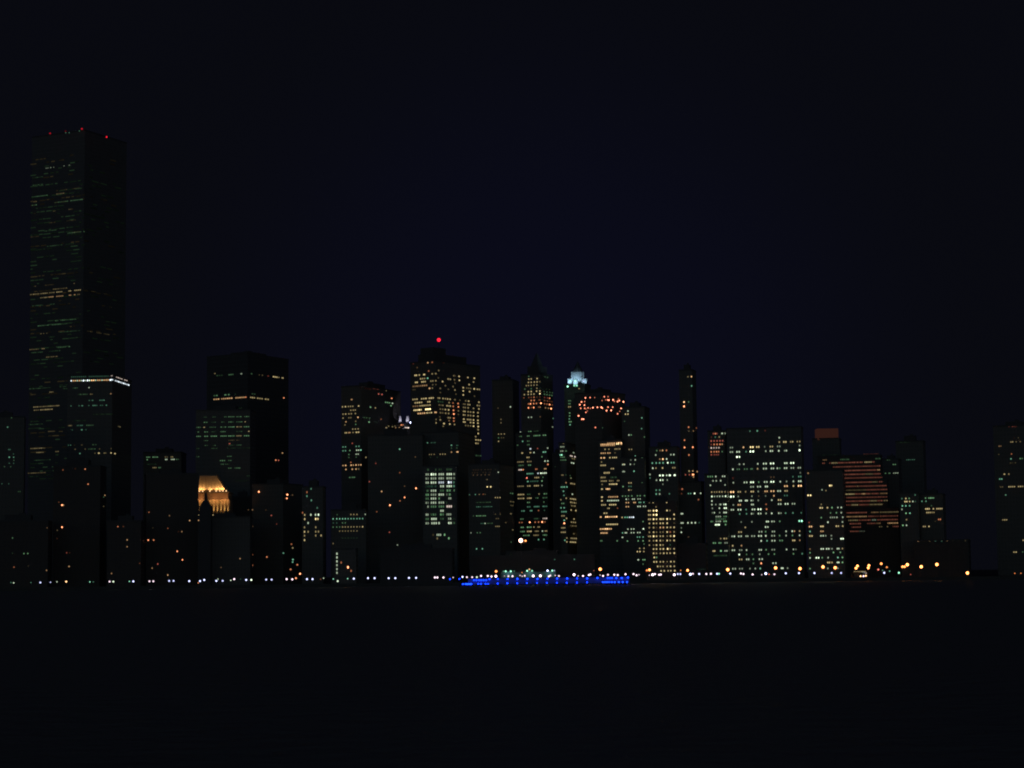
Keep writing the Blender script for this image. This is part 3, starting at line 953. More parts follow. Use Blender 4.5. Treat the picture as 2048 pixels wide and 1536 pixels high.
B('office_building', 'dark building with a dim red-orange lit patch at its top corner', [(1418, 1453, 1458, 860, 20), (1411, 1456, 1459, 946)], 1600, 6, '''
R1 857 r4 700 735 | o6 720 | w7 778-802 | w5 818
R1 893 r2 680 | c3 720 | y4 760
R1 932 r5 668-688 698-718 728-748 758-778 785-805
R1 968 r4 668-688 | o6 698-718 728-748 758-778 | a6 780-800
R1 1003 p7 668-690 | p6 696-716 | p6 722-742 748-766
R1 1043 o6 668-688 | o6 698-718 724-742 746-762 | g3 790
R1 1073 r4 670-690 700-760
R1 1297 g4 645 668 690 | w6 725 | w6 795 815
R1 1340 w5 697 | w5 730 | w6 775
R1 1385 w6 670 | w5 820
R1 1455 y5 683 | y4 712 735 | y5 762 788 | y4 820
R1 1500 w8 685 | w5 712 740 | w6 765 795 | w8 825
R2 420 w7 685
R2 457 w6 685 | w4 725 765 | w6 775 | w8 800-835
R2 495 w4 690 | w7 762 | w8 805-840
R2 540 w3 690 | w6 710 | w4 765 | w7 800-840
R2 580 w5 720-780 | g4 800-840
R2 605 g3 720-830
R2 630 g4 670-700 | w5 720-780 | g5 800-840
R2 663 w9 715-745 745-770 | g5 825
R2 805 y4 775 | y5 800-845
R2 850 g5 692-730 750-785 | w4 820 840
R2 932 y6 690-722 | g6 765-790 | w5 810-848
R2 980 g2 700-840''', P=3.6, ww=2.8, hh=3.2)
B('office_building', 'large wide block with many paired white windows near the shore', [(1456, 1606, 1610, 852)], 1600, 5, '''
R1 830 c3 1075 | c5 1150 | r2 1230
R1 898 w6 1375
R1 943 y5 1375 | y6 1422 1442 | y4 1492 | y5 1512 | y4 1560 1585
R1 978 w4 1583
R1 1000 w4 875 895 | a7 1008 | y8 1082 1105 | y7 1145 1165 | w3 1225 | y5 1283 1305 | w4 1358 1380
R1 1045 w5 875 895 | w7 942 965 | c4 1035 | w9 1080 1108 | w5 1237 | w7 1285 | w6 1305 | w7 1370 | w4 1430 | w6 1448 | w9 1583
R1 1095 w9 942 | w8 967
R1 1170 w5 967 | w5 1012 | w6 1155 | w7 1215 1240 | w8 1288 1315 | w7 1432 1452 | w8 1495 1520
R1 1222 w7 900 | g3 945 965 1020 1045 1085 1098 | y5 1153 | w6 1215 1240 | w6 1295 1315 | w6 1355 | g4 1380 | w6 1430 1450 | w5 1498 1520 | w5 1570 1590
R1 1257 w3 1590
R2 185 r2 900 | a2 1290 1320 | c3 1515 | c4 1575 1595
R2 232 w5 905 | w6 1018 1042 | w8 1085 1108 | g4 1165 | w6 1225 1248 | w8 1292 1316 | w6 1385 | w4 1450 | w6 1520 | w7 1575 1595
R2 275 w5 1085 1108 | w6 1155 1180 | w7 1235 1252 | a7 1432 1455 | y6 1520 | a8 1573 1598
R2 328 a8 880 905 | y5 955 975 | y4 1030 | y6 1088 1108 | w4 1160 | a6 1230 1250 | a7 1292 1318 | w6 1362 1385 | y5 1435 1455
R2 375 w9 880 | w8 907 | w4 955 | w4 1095 | y2 1165 | w3 1235 | a6 1320 | c3 1430 1455
R2 417 w7 968 985 | w7 1030 1045 | w6 1088 | w4 1105 1160 | w6 1298 | y6 1368 1390
R2 460 w4 905 | a6 955 975 | w6 1092 1108 | o4 1240 | w6 1368 1390 | w7 1438 1462 | w5 1510 1532
R2 510 w6 885 905 | w7 955 980 | c4 1035 | w7 1100 1122 | w8 1160 1185 | o6 1245
R2 552 c4 970 1040 | w6 1092 | w3 1110 | w7 1162 | w6 1185 | w5 1240 | w7 1298 | w6 1370 | w4 1392 | c4 1440 1515 | c3 1600
R2 635 w3 985 | w4 1095 | w7 1245 1262 | w6 1300 | w5 1322 | g4 1380 | c8 1580 | c9 1605
R2 690 y5 1027 | w7 1235 | w6 1258
R2 738 y5 962 985 | w5 1170 1195 | g4 1235 | w5 1305 1325 | w6 1445 | w7 1508 | a5 1530 | y5 1583
R2 782 w5 892 | w7 915 | w6 960 985 | w5 1035 1052 | w5 1095 1120 | w7 1165 1190 | w7 1237 | w5 1300 1325 | g4 1378 | w5 1445 | g4 1510 | w6 1583
R2 828 w7 1190 | c5 1250 | w6 1302 1328 | g4 1382 1405 | y6 1515 1532 | a4 1585
R2 878 y6 898 | a5 988
R2 924 w6 895 915 | w4 970 990 | w6 1040 | w6 1170 1190 | g4 1240 | w4 1302 1325 | w6 1450 | w5 1520 | w3 1545
R2 968 w8 965 | g3 1040 1100 | w4 1175 | g4 1265 1325 1520 | c4 1610
R2 1018 y5 968 990 | w6 1042 1062 | g4 1110 | w6 1172 1200
R2 1058 o8 1190 | g3 1110 | w6 1312 1340
R2 1114 w5 900 925 | w4 970 995 | w4 1075 | w5 1130 | c6 1180 | w7 1398 1412 | w4 1460''', wall='conc', P=3.6, ww=3, hh=3.4, pent=False)
B('office_building', 'mid-height dark building with white and yellow windows, in front of the red-striped building', [(1614, 1688, 1692, 938)], 1545, 4, '''
R2 135 a4 1670
R2 262 y8 1893 | y7 1910
R2 305 w4 1813
R2 313 y3 1853
R2 362 y8 1670 | y8 1695
R2 455 y3 1805
R2 490 y7 1795 | y6 1815 | y6 1868 | g5 1915 | w5 1975 | w6 2010
R2 540 g4 1960 | w5 2010 | g3 1900
R2 590 g4 1805 | w4 1900 1920 1940 | w5 1965 | w5 2025
R2 637 w7 1873 | w5 2022
R2 640 r3 1680
R2 682 a7 1685 1705 | y7 1802 1822 | y6 1960 | y5 1980 2025
R2 732 c5 1690 | a5 1802 1822
R2 778 y6 1688 1710 | w6 1802 1825 | w4 1850 1908
R2 808 w4 1910 | w8 2008 2028
R2 912 a3 1690 | w7 1805 1825 | w7 1860 1882 | w4 1915 | w6 1970 1985 | y4 2022
R2 950 g4 1690 | g5 1930 | g4 2000
R2 1002 w6 1690 | w8 1755 | w8 1778 | g4 1815 | w5 1875 | c6 1975 | g5 2022
R2 1050 y6 1872 1890 | y5 1915 | w7 1970 1985 | g5 2022
R2 1112 g4 1690 | w4 1872 1975''', ww=3, hh=3.4)
B('skyscraper', 'dark tower behind the red-striped building with a dim plain red lit top storey', [(1628, 1682, 1686, 875)], 1760, 4, '''
S1 717 a4 -25-30''', pent=False)
q = MB(); b0 = [o for o in bpy.data.objects if o.get('label', '').startswith('dark tower behind the red')][0]
a = W(1635, 878, 1764) - b0.location; c = W(1677, 878, 1764) - b0.location; e = W(1655, 857, 1764) - b0.location
q.box(a.x, c.x, a.y, a.y + 14, a.z - 1, e.z)
link('lit_top_storey', q.mesh('lit_top_storey', M_WIN, tuple(v * 1.0 for v in (.030, .0105, .0075))), b0)
B('office_building', 'stepped building striped with many continuous dull red window bands', [(1638, 1764, 1768, 908, 6), (1690, 1777, 1780, 958, 3), (1691, 1799, 1802, 1014)], 1600, 4, '''
S1 670 g1 -20-180 | n2.5 400-560
S1 717 a4 -15-30 | g3 165-260 | g3 525-580
S1 750 n4.1 -20-70 | y5 75-140 | n4.5 145-400 | y6 412-490 | n4.5 495-520
S1 790 n4.1 40-590
S1 830 a4 55-85 | n4.5 125-540 | a6 545-575
S1 866 n4.5 205-420 | y4 425-500 | n4.5 505-600
S1 903 n4.1 210-600
S1 948 n4.5 220-490 | y4 495-550 | n4.5 560-600
S1 988 n4.1 222-330 | a5 335-355 | n4.1 360-640
S1 1027 y3 225-430 | n4.1 430-650
S1 1067 y6 220-315 | n4.5 320-375 | a6 380-425 | n4.5 430-470 | a4 475-485 | n4.5 490-560 | a4 570-650
S1 1103 n4 225-650
S1 1140 n4.5 225-470 | y4 475-540 | n4.5 545-600 | y4 610-655
S1 1178 n4.1 225-275 | y5 280-350 | n4.1 355-460 | y4 465-600
S1 1218 n4.1 225-270 | n4.5 308-430 | y4 525-600 | n4.5 605-765
S1 1258 n4.5 230-440 | a4 480-560 | y4 570-765
S1 1298 a5 230-440 | n3.7 450-560 | n3.7 570-760
S1 1335 y4 245-350 | n4.1 355-480 | w4 490-535 | n4.1 545-760
S1 1370 n4.1 260-380 | n3.7 440-530 | a4 535-580 | a6 648-760
S1 1405 n3.7 280-380 | y3 560-600 640-660 | n3.7 700-765
S1 1448 n4.1 265-360 | w3 362-420''', wall='brick', P=3.2, ww=3, hh=2.6, pent=False, dim=.8)
B('office_building', 'dark slim building touching the right edge of the red-striped building', [(1766, 1800, 1806, 916)], 1660, 6, '''
S1 717 g2 640-680
S1 763 g4 700-740
S1 853 g3 620-640 655-685 | w5 705-765''', ww=2.6, hh=2)
B('office_building', 'wide dark tower far behind with one thin green row, right of the red-striped building', [(1795, 1850, 1855, 880)], 1800, 6, '''
S1 538 g1 760-880
S1 715 c3 840-935''', ww=2.6, hh=1.8)
B('office_building', 'low dark building with a cluster of small blue-green windows, right of the red stripes', [(1801, 1838, 1842, 984)], 1560, 4, '''
S1 1075 c3 933
S1 1112 c3 798 | y6 838 | g4 872
S1 1143 y7 830 848 | y6 877 | w6 910 | c2 935
S1 1187 c6 803 838 | c5 877
S1 1222 w5 798
S1 1262 g6 840 | c6 880
S1 1328 y4 845
S1 1386 g6 808 | w6 845''', ww=2.8, hh=3)
B('office_building', 'low dark building with short yellow-green window rows, second right of the red stripes', [(1843, 1888, 1893, 986)], 1570, 4, '''
S1 1107 g4 1040 | g5 1065-1130
S1 1140 c4 1003 1045
S1 1185 g2 1100
S1 1218 y7 1035-1085 | y6 1120 | y6 1148-1215
S1 1255 y5 1045-1135
S1 1325 o6 1165-1200
S1 1345 y1 1140
S1 1398 y5 1010-1045 | y6 1075''', P=3.4, ww=2.8, hh=3)
B('shed', 'long low dark shed near the right with a single row of tiny spaced lights', [(1829, 1938, 1942, 1078)], 1520, 3, '''
S2 828 a6 962 | y1 1018 | y4 1082 | c5 1140 1205 | a5 1262 | y2 1320 1380 | y4 1448''', wall='dark', ww=3, hh=3, pent=False)
B('office_building', 'dark building at the right edge crossed by one long yellow window row', [(1991, 2075, 2080, 848)], 1600, 5, '''
S1 375 r3 1885-1905 1920-1975
S1 490 y2 1990
S1 532 y5 1905-1940 | y3 1968 2010
S1 575 a4 1785-1820
S1 655 o5 1920
S1 660 y2 1790
S1 705 c6 1915 | g4 2000-2040
S1 747 y2 1900-1970
S1 862 y6 1835-1860 | y5 1893
S1 912 c6 1790-1830
S1 993 y3 1800-1838 | y6 1885-1960 | y6 1982-2045
S1 1075 c5 1850-1872
S1 1330 y5 1822-1880
S2 822 y6 2040
S2 943 y6 1935-1978 | g3 2035''', P=3.6, ww=2.8, hh=2.6, dim=.88)
# dark blocks that only show as black shapes
for lab, x0, x1, y, D, rows in (
    ('plain dark block just right of the floodlit orange crown', 462, 504, 992, 1640, 'M2 510 a2 700\nM2 325 o1 560'),
    ('dark low block under the bright green-white building by the shore', 760, 905, 1096, 1500, 'M2 1060 c1 1990'),
    ('dark long low block behind the blue-lit pier', 940, 1190, 1108, 1500, 'P2 965 g1 300-330\nP2 1020 c3 765 | c4 967\nP2 970 c2 1170'),
    ('dark slim block left of the blue-white crowned tower', 1106, 1121, 905, 1660, 'P1 1400 g1 770'),
    ('dark block between the slim orange-windowed tower and the small yellow building', 1355, 1412, 1086, 1510, 'R2 1120 c1 520-700')):
    B('office_building', lab, [(x0, x1, x1 + 4, y)], D, 4, rows, ww=2.4, hh=2.4, wall='dark')
# ------------------------------------------------------------------ the floodlit crown (orange stone, mansard roof, arcade)
D = 1590
K = Building('tower', 'stone tower with an orange floodlit mansard crown and arcade', [(397, 456.5, 460, 1030)], D, 3, '', wall='stone', pent=False, dep=24)
O = K.org
def P3(x, y, d=D): return W(x, y, d) - O
for t, nm in ((0, 'arcade'),):
    a = P3(397, 1030); c = P3(458, 1030); zt = P3(430, 1000).z
    q = MB(); q.box(a.x, c.x, a.y + 4.5, a.y + 22, a.z - 1.1, zt); link('arcade_wall', q.mesh('arcade_wall', M_STONE), K.root)
    n = 9
    for k in range(n):
        x = a.x + .8 + (c.x - a.x - 1.6) * k / (n - 1)
        q = MB(); q.box(x - .95, x + .95, a.y + .1, a.y + 1.9, a.z - 1.1, a.z - .3); q.cyl(x, a.y + 1, a.z - .297, zt - .9, .62, .52, 10); q.box(x - .85, x + .85, a.y + .2, a.y + 1.8, zt - .897, zt - .003)
        link('column', q.mesh('column', M_STONE), K.root)
z1 = P3(430, 1000).z; z2 = P3(430, 986).z; a = P3(396.5, 1000); c = P3(456.5, 1000)
q = MB(); q.box(a.x, c.x, a.y + .4, a.y + 22, z1, z2)
for k in range(21): x = a.x + .5 + (c.x - a.x - 1) * k / 20; q.box(x - .28, x + .28, a.y, a.y + .397, z1 + .6, z2 - .6)
q.box(a.x - .6, c.x + .6, a.y - .9, a.y + .39, z1 - .001, z1 + .55)
link('entablature', q.mesh('entablature', M_STONE), K.root)
z3 = P3(430, 981).z
q = MB(); q.box(a.x - 1, c.x + 1, a.y - 1.5, a.y + 23, z2 + .003, z2 + .9); link('cornice', q.mesh('cornice', M_STONE), K.root)
zr = P3(430, 977).z; zt = P3(415, 951).z
bl, br_ = P3(396.5, 977), P3(448, 977); tr = P3(431, 951); bl2 = bl.x
q = MB(); q.box(bl2, br_.x, a.y + 2.2, a.y + 21, z2 + .903, zr)
q.prism([(bl2, a.y + 2), (br_.x, a.y + 2), (br_.x, a.y + 21), (bl2, a.y + 21)], zr + .002, zt, [(bl2, a.y + 6.5), (tr.x, a.y + 6.5), (tr.x, a.y + 18), (bl2, a.y + 18)])
for k in range(9):
    xb = bl2 + .4 + (br_.x - bl2 - .8) * k / 8; xt = bl2 + .4 + (tr.x - bl2 - .8) * k / 8
    q.prism([(xb - .28, a.y + 1.55), (xb + .28, a.y + 1.55), (xb + .28, a.y + 2.3), (xb - .28, a.y + 2.3)], zr + .01, zt - .01, [(xt - .28, a.y + 6.05), (xt + .28, a.y + 6.05), (xt + .28, a.y + 6.8), (xt - .28, a.y + 6.8)])
link('mansard_roof', q.mesh('mansard_roof', M_STONE), K.root)
q = MB(); q.box(P3(397.5, 951).x, tr.x - .3, a.y + 7, a.y + 17.5, zt + .003, zt + .7); link('roof_crest', q.mesh('roof_crest', M_STONE), K.root)
WC = (1.0, .58, .22)
for x in (399, 405.5, 420, 432.5, 440, 446, 452.5):          # cornice floodlights
    p = P3(x, 981.5); p.y = a.y - .6; p.z = z2 + 1.6
    q = MB(); q.ball(0, 0, 0, .55); o = link('floodlight', q.mesh('floodlight', M_LAMP, glow('a', 8.6, 1.15)), K.root, p)
    L = bpy.data.lights.new('cornice_light', 'SPOT'); L.energy = 1700; L.color = WC; L.shadow_soft_size = .4; L.spot_size = 2.2; L.spot_blend = .5
    link('cornice_light', L, K.root, p + Vector((0, .2, .6))).rotation_euler.x = math.radians(150)
for k in range(9):                                            # uplights at the foot of each column
    x = a.x + .8 + (c.x - a.x - 1.6) * k / 8
    q = MB(); q.box(-.4, .4, -.3, .3, -.3, .3); o = link('floodlight', q.mesh('floodlight', M_LAMP, glow('y', 7)), K.root, (x, a.y - 1.2, P3(430, 1029.3).z - .3))
    L = bpy.data.lights.new('arcade_light', 'SPOT'); L.energy = 2500; L.color = (1, .62, .22); L.shadow_soft_size = .3; L.spot_size = 1.0; L.spot_blend = .6
    link('arcade_light', L, K.root, (x, a.y - 1.8, P3(430, 1029).z)).rotation_euler.x = math.radians(166)
for x in (402, 430, 450):
    L = bpy.data.lights.new('entablature_light', 'SPOT'); L.energy = 800; L.color = (1, .42, .15); L.shadow_soft_size = .4; L.spot_size = 2.0; L.spot_blend = .6
    link('entablature_light', L, K.root, (P3(x, 995).x, a.y - 4.5, z1 - 1)).rotation_euler.x = math.radians(115)
# dark pointed roof standing in front of it
q0 = tag(link('church_tower', None, None, W(412, 1100, 1525).xyz * Vector((1, 1, 0)).x if False else Vector((W(411.5, 1060, 1525).x, 1525, GZ))), 'black pointed tower silhouetted against the orange floodlit crown', 'tower')
o = q0.location; s = 1525 / F
zz = lambda y: W(411.5, y, 1525).z - GZ
q = MB(); q.box(-11.5 * s, 11.5 * s, -11.5 * s, 11.5 * s, 0, zz(1012)); link('wall', q.mesh('wall', M_DARK), q0)
q = MB(); q.prism([(-9.5 * s, -9.5 * s), (9.5 * s, -9.5 * s), (9.5 * s, 9.5 * s), (-9.5 * s, 9.5 * s)], zz(1012) + .003, zz(1001), [(-5 * s, -5 * s), (5 * s, -5 * s), (5 * s, 5 * s), (-5 * s, 5 * s)])
q.prism([(-3.4 * s, -3.4 * s), (3.4 * s, -3.4 * s), (3.4 * s, 3.4 * s), (-3.4 * s, 3.4 * s)], zz(1001) + .003, zz(985), [(-2 * s, -2 * s), (2 * s, -2 * s), (2 * s, 2 * s), (-2 * s, 2 * s)])
link('roof', q.mesh('roof', M_DARK), q0)
q = MB(); q.cyl(0, 0, zz(985) + .003, zz(980), .35, .05, 6); link('finial', q.mesh('finial', M_DARK), q0)
# ------------------------------------------------------------------ blue-lit pier
PD = 1300
pr = tag(link('pier', None, None, (W(1080, 1160, PD).x, PD, 0)), 'long low pier lined with two rows of vivid blue lamps', 'pier')
PO = pr.location
X = lambda x: W(x, 1160, PD).x - PO.x
q = MB(); q.box(X(918), X(1262), -3, 16, .9, 1.5); link('deck', q.mesh('deck', M_CONC), pr)
q = MB(); q.cyl(0, 0, -1, .897, .3, .3, 8); pile = q.mesh('pile', M_DARK)
n = 36
for k in range(n + 1):
    x = X(919) + (X(1261) - X(919)) * k / n
    link('pile', pile, pr, (x, -2.4, 0)); link('pile', pile, pr, (x, 6, 0))
q = MB(); q.box(X(936), X(1259), 3, 14, 1.503, 5.2); link('shed_wall', q.mesh('shed_wall', mat('grey_shed_cladding', (.36, .36, .38), .8)), pr)
q = MB(); q.box(X(935), X(1260), 2.2, 14.8, 5.203, 5.6); link('shed_roof', q.mesh('shed_roof', M_ROOF), pr)
UP = [('N2', x, y, b) for x, y, b in ((1280, 1220, 7), (1377, 1218, 8), (1525, 1230, 6), (1550, 1230, 7), (1577, 1230, 7), (1600, 1230, 6), (1625, 1230, 7), (1650, 1230, 8), (1685, 1220, 8), (1770, 1218, 8), (1870, 1218, 8), (1970, 1217, 9))]
UP += [('P2', x, y, b) for x, y, b in ((12, 1230, 7), (37, 1230, 7), (97, 1220, 7), (485, 1217, 9), (588, 1217, 9), (690, 1215, 8), (790, 1213, 9), (893, 1212, 9), (995, 1212, 8), (1098, 1212, 9), (1202, 1208, 9.5), (1308, 1208, 7), (1328, 1208, 7), (1350, 1208, 8), (1395, 1208, 9), (1452, 1208, 9), (1515, 1203, 9))]
LO = [('N2', x, 1270, 9) for x in (1413, 1440, 1455, 1470, 1485, 1500)] + [('N2', 1570, 1268, 8), ('N2', 1597, 1268, 8), ('N2', 1645, 1268, 8), ('N2', 1670, 1268, 8), ('N2', 1768, 1265, 8), ('N2', 1867, 1262, 9), ('N2', 1968, 1262, 8)]
LO += [('P2', x, y, 8) for x, y in ((480, 1260), (583, 1258), (685, 1257), (787, 1257), (888, 1257), (993, 1255), (1097, 1253))] + [('P2', x, 1250, 9) for x in (1258, 1280, 1300, 1322, 1350, 1380, 1422, 1462, 1505)]
pole = MB(); pole.cyl(0, 0, 0, 1, .09, .07, 6); pole = pole.mesh('pole', M_DARK)
for r, (lst, dy) in enumerate(((UP, 1.7), (LO, -2.6))):
    for c, x, y, b in lst:
        X0, Y0 = cp(c, x, y); p = W(X0, Y0, PD + dy) - PO
        q = MB(); q.ball(0, 0, 0, .42, 10, 6)
        k = 3.4 if b >= 9 else 2.2
        link('blue_lamp', q.mesh('blue_lamp', M_BLUE, (.012 * k, .11 * k, 3.4 * k)), pr, p)
        if r == 0 and 936 > X0:     # stands clear of the shed on a post
            link('post', pole, pr, (p.x, p.y, 1.5)).scale.z = max(.5, p.z - 1.9)
q = MB(); xs = [X(936) + k * (X(1259) - X(936)) / 40 for k in range(41)]
for x in xs: q.box(x - .12, x + .12, -2.9, -2.75, 1.503, 2.6)
q.box(xs[0] + .13, xs[-1] - .13, -2.86, -2.79, 2.45, 2.55); link('railing', q.mesh('railing', M_DARK), pr)
# pale dock wall west of the shed, where blue floods hit it
# ------------------------------------------------------------------ ferry terminal behind the pier with teal lamps under its canopy
TD = 1475
tr_ = tag(link('ferry_terminal', None, None, (W(1060, 1150, TD).x, TD, GZ)), 'low terminal building behind the blue pier with three pairs of bright white-green lamps', 'building')
TO = tr_.location; X = lambda x: W(x, 1150, TD).x - TO.x
q = MB(); q.box(X(1002), X(1112), 0, 20, 0, 7.2); link('wall', q.mesh('wall', WALLS['conc']), tr_)
q = MB(); q.box(X(1001), X(1113), -3, 21, 7.203, 7.8); link('roof', q.mesh('roof', M_ROOF), tr_)
for c, x, y, k, b in (('P2', 263, 1140, 'c', 9), ('P2', 315, 1140, 'c', 9), ('P2', 483, 1135, 'c', 9), ('P2', 533, 1135, 'c', 8), ('P2', 692, 1133, 'b', 9.6), ('P2', 740, 1133, 'c', 8.6), ('P2', 505, 1120, 'a', 7), ('P2', 240, 1140, 'c', 4), ('P2', 350, 1138, 'c', 3), ('P2', 760, 1133, 'b', 5)):
    p = W(*cp(c, x, y), TD - 3.8) - TO; q = MB(); q.ball(0, 0, 0, .62)
    link('lamp', q.mesh('lamp', M_LAMP, glow(k, b, 1.5)), tr_, p)
    q = MB(); q.box(-.08, .08, 0, 1.2, -.08, .08); link('bracket', q.mesh('bracket', M_DARK), tr_, p + Vector((0, .63, 0)))
for x in (1017, 1060, 1099):
    L = bpy.data.lights.new('canopy_light', 'POINT'); L.energy = 220; L.color = (.3, .9, 1); L.shadow_soft_size = .4
    link('canopy_light', L, tr_, (X(x), -3.5, 6.2))
# ------------------------------------------------------------------ small lit pavilion with orange lamps on the right
VD = 1462
pv = tag(link('pavilion', None, None, (W(1720, 1150, VD).x, VD, GZ)), 'small brightly lit shoreside pavilion among clustered orange lamps', 'building')
VO = pv.location; X = lambda x: W(x, 1148, VD).x - VO.x
q = MB(); q.box(X(1708), X(1735), 0, 12, 0, 3.9); link('wall', q.mesh('wall', M_CONC), pv)
q = MB(); q.box(X(1706), X(1736.5), -1.5, 13, 3.903, 4.4); q.box(X(1716), X(1732), 3, 9, 4.403, 5.5); link('roof', q.mesh('roof', M_ROOF), pv)
for x, y, c, b, w_, h_ in ([(1709 + k * 3.1, 1143, 'y', 4.5, 2.2, 1.6) for k in range(8)] + [(1724.5, 1144.5, 'w', 7, 2.4, 2), (1728.5, 1144.8, 'b', 8, 2.4, 2), (1732, 1146, 'p', 7, 2, 2)]):
    p = W(x, y, VD - .1) - VO; link('window', winmesh(w_ * VD / F, h_ * VD / F, c, b), pv, p)
for x, y, c, b in ((1721.2, 1152.4, 'a', 9.4), (1727, 1152.4, 'p', 8.8), (1731.6, 1151.5, 'a', 9.4)):
    p = W(x, y, VD - 10) - VO; q = MB(); q.ball(0, 0, 0, .62); link('lamp', q.mesh('lamp', M_LAMP, glow(c, b, 1.3)), pv, p)
    link('post', pole, pv, (p.x, p.y, 0)).scale.z = max(.3, p.z - .6)
# ------------------------------------------------------------------ lamp posts
ORD = ['first', 'second', 'third', 'fourth', 'fifth', 'sixth', 'seventh', 'eighth', 'ninth', 'tenth', 'eleventh', 'twelfth', 'thirteenth', 'fourteenth', 'fifteenth', 'sixteenth', 'seventeenth', 'eighteenth', 'nineteenth', 'twentieth']
MARKS = [(-10, 'the tallest tower'), (262, 'the dark orange-dotted flats'), (392, 'the floodlit orange crown'), (505, 'the paired bright orange lights'), (602, 'the dotted green window rows'), (745, 'the scattered orange points'), (846, 'the bright green-white building'),
         (935, 'the blue-lit pier, west end'), (1030, 'the dotted slender tower'), (1120, 'the blue-white crown'), (1196, 'the cream-topped building'), (1292, 'the small yellow building'), (1360, 'the slim orange-dotted tower'), (1411, 'the reddish corner patch'),
         (1456, 'the large white-windowed block'), (1612, 'the block before the red stripes'), (1692, 'the red-striped building'), (1800, 'the long low shed'), (1960, 'the right-edge building')]
def near(x):
    r = MARKS[0][1]
    for mx, n in MARKS:
        if x >= mx: r = n
    return r
LMP = '''L4 140 1258 w7;L4 112 1255 c3;L4 317 1255 c3;L4 413 1255 b8;L4 517 1252 b7;L4 583 1247 w6;L4 678 1245 a9;L4 920 1248 c7;L4 955 1248 c3;L4 1122 1245 p8;L4 1160 1245 w8;L4 1325 1243 c7;L4 1365 1243 b9;L4 1530 1242 p8;L4 1570 1242 p8;L4 1732 1238 b8;L4 1777 1238 b8;L4 1938 1240 b9
M2 205 1240 b9;M2 248 1228 b9;M2 187 1258 o6;M2 372 1238 b9;M2 388 1220 w6;M2 437 1237 b8;M2 520 1232 w7;M2 555 1220 p9;M2 620 1220 c2;M2 678 1228 b9;M2 730 1228 w9;M2 883 1225 b8;M2 938 1225 b8;M2 1092 1220 p9;M2 1150 1222 p9;M2 1187 1210 o8;M2 1300 1220 b9;M2 1357 1220 b9;M2 1470 1210 w6;M2 1440 1220 o3;M2 1570 1218 c7;M2 1615 1240 w8;M2 1717 1215 c7;M2 1780 1215 b9;M2 1925 1210 b9;M2 1993 1210 b9
N2 652 1210 b9;N2 720 1210 b9;N2 860 1207 b9;N2 933 1207 b9;N2 1125 1203 p9;N2 1150 1203 p9;N2 1213 1203 p9;N2 1312 1203 p7;N2 1408 1197 b9;N2 1453 1200 p8;N2 1507 1200 p8;N2 1555 1200 w8;N2 1598 1187 p9;N2 1667 1187 p9;N2 1705 1193 p9;N2 1750 1190 p9.6;N2 1838 1188 p5;N2 1878 1190 p8;N2 1920 1190 p9
P2 410 1182 p7;P2 432 1190 p7;P2 458 1185 p8;P2 545 1187 p9.6;P2 618 1186 p9.6;P2 705 1192 p9;P2 720 1183 p8;P2 770 1182 p7;P2 808 1187 p8;P2 963 1175 p9.6;P2 1005 1187 p6;P2 1055 1187 p9;P2 1115 1178 p9;P2 1130 1172 p9;P2 1230 1178 p6;P2 1260 1187 p9;P2 1310 1175 p8;P2 1375 1175 p9;P2 1410 1178 p9;P2 1490 1170 p9;P2 1572 1168 p9;P2 1603 1180 p9;P2 1627 1175 p7
R2 45 1180 p7;R2 78 1175 p9.6;R2 102 1168 p9;R2 145 1175 p9;R2 162 1173 p9;R2 300 1175 p9.6;R2 335 1168 b8;R2 362 1168 b8;R2 465 1170 b9.6;R2 490 1165 p8;R2 555 1167 b9;R2 628 1167 p9;R2 675 1165 p9;R2 738 1165 b9;R2 757 1165 c8;R2 873 1163 b9;R2 982 1162 p9;R2 1008 1167 p9;R2 1102 1172 p9;R2 1195 1175 p6;R2 1237 1163 b9.6;R2 1270 1170 r7;R2 1325 1170 p8;R2 1442 1160 b9;R2 1577 1158 b9;R2 1735 1158 b9;R2 1912 1157 b8;R2 2008 1157 b8
S2 617 1155 b9;S2 767 1155 c9;S2 600 1130 c4;S2 672 1138 c5'''
ORG = '''P2 165 1140 o9;P2 430 1152 o6;P2 1230 1118 o10;P2 1165 1133 r4
R2 18 1131 o8;R2 45 1125 a9.6;R2 365 1130 o6;R2 435 1130 o9.6;R2 845 1123 o10.5;R2 1335 1105 o10;R2 1585 1112 o10;R2 1820 1095 o10.5;R2 1945 1103 o10
S2 340 1085 a9.6;S2 325 1108 a9.6;S2 457 1080 a9.6;S2 450 1105 a9.6;S2 583 1062 a9;S2 640 1098 a7;S2 850 1072 a10.5;S2 800 1093 a9;S2 822 1093 a9;S2 992 1093 a10.5;S2 1152 1070 a10.5;S2 1465 1157 a10.5;S2 1950 1180 o6;S2 2013 1180 o6;S2 553 1122 r8;S2 885 1193 r5'''
_lm = {}
def headmesh(nm, c, b, r):
    k = (nm, c, b, r)
    if k not in _lm:
        q = MB(); q.ball(0, 0, 0, r); _lm[k] = q.mesh(nm, M_LAMP, glow(c, b, 1.25 if b >= 8.5 else 1.6))
    return _lm[k]
base = MB(); base.cyl(0, 0, 0, .5, .28, .18, 8); base = base.mesh('base', M_DARK)
arm = MB(); arm.box(-.06, .06, -1.3, 0, -.06, .06); arm = arm.mesh('arm', M_DARK)
hood = MB(); hood.cyl(0, 0, 0, .3, .5, .15, 8); hood = hood.mesh('hood', M_DARK)
def parse(t):
    r = []
    for ln in t.replace('\n', ';').split(';'):
        c, x, y, k = ln.split(); X0, Y0 = cp(c, float(x), float(y)); r.append((X0, Y0, k[0], float(k[1:])))
    return sorted(r)
cnt = {}
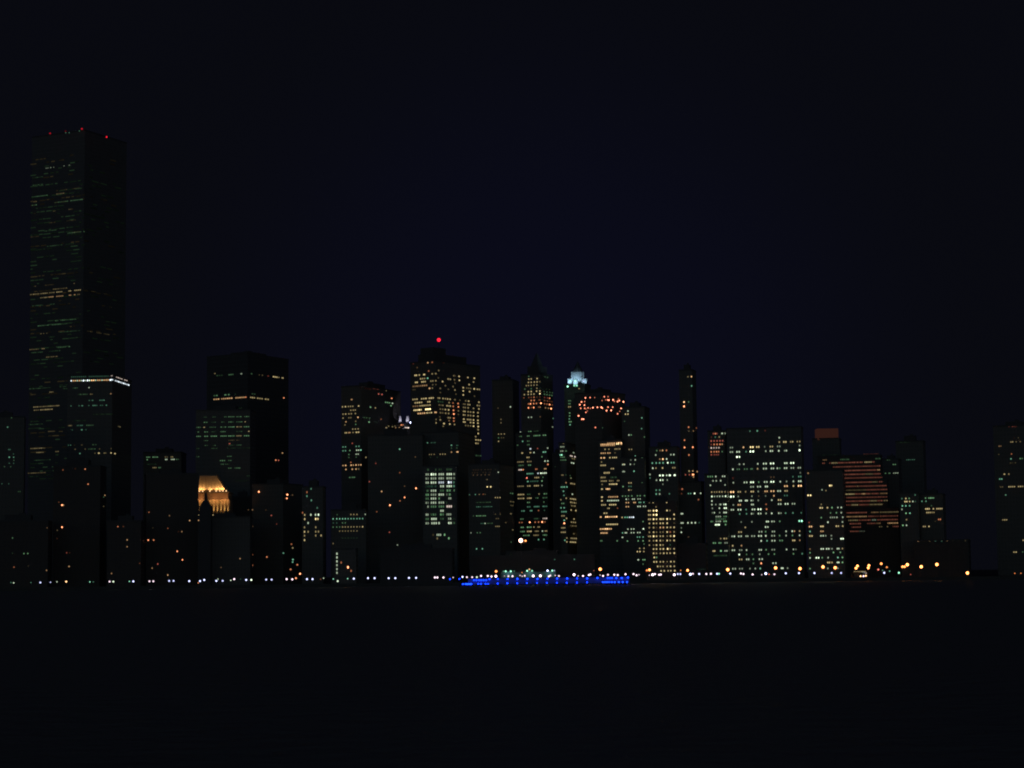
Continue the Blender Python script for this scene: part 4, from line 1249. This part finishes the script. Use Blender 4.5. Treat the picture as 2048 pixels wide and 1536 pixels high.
for X0, Y0, c, b in parse(LMP):
    D = SHORE + 4 + (hash((round(X0),)) % 5) * .8
    p = W(X0, Y0, D); z = max(p.z, GZ + 2.0)
    nm = near(X0); cnt[nm] = cnt.get(nm, 0) + 1
    rt = tag(link('promenade_lamp', None, None, (p.x, D, GZ)), '%s promenade lamp, %s from the left below %s' % (WORD[c], ORD[cnt[nm] - 1], nm), 'lamp post', 'lamps along the seawall promenade')
    h = z - GZ; r = .45 if b < 8 else .65 if b < 9.5 else .85
    link('base', base, rt); link('pole', pole, rt, (0, 0, .5)).scale = (1, 1, h - r - .5 - .02); link('globe', headmesh('globe', c, b, r), rt, (0, 0, h))
cnt = {}
for X0, Y0, c, b in parse(ORG):
    D = SHORE + 14; p = W(X0, Y0, D); h = max(2.2, p.z - GZ)
    nm = near(X0); cnt[nm] = cnt.get(nm, 0) + 1
    rt = tag(link('street_lamp', None, None, (p.x, D, GZ)), 'tall %s street lamp, %s from the left below %s' % (WORD[c], ORD[cnt[nm] - 1], nm), 'street lamp', 'tall lamps behind the promenade')
    r = .4 if b < 7 else .65 if b < 9 else .85 if b < 10 else 1.05
    link('pole', pole, rt).scale = (1.6, 1.6, h + .9); link('arm', arm, rt, (0, 0, h + .82)); link('hood', hood, rt, (0, -1.2, h + r + .02)); link('lamp_head', headmesh('lamp_head', {'a': 'A', 'o': 'O'}.get(c, c), b, r), rt, (0, -1.2, h))
D = SHORE + 30; p = W(1041.6, 1081, D)
rt = tag(link('floodlight_mast', None, None, (p.x, D, GZ)), 'tall mast carrying the brightest cream floodlight and a smaller one beside it', 'floodlight')
h = p.z - GZ; q = MB(); q.cyl(0, 0, 0, h - 2, .45, .25, 10); link('pole', q.mesh('pole', M_DARK), rt)
q = MB(); q.box(-1, 5, -.15, .15, h - 1.99, h - 1.7); link('crossbar', q.mesh('crossbar', M_DARK), rt)
link('floodlight', headmesh('floodlight', 'M', 10.5, 1.5), rt, (0, -.4, h)); p2 = W(1051, 1081.6, D); link('floodlight', headmesh('floodlight', 'A', 9, .7), rt, (p2.x - p.x, -.4, p2.z - GZ))
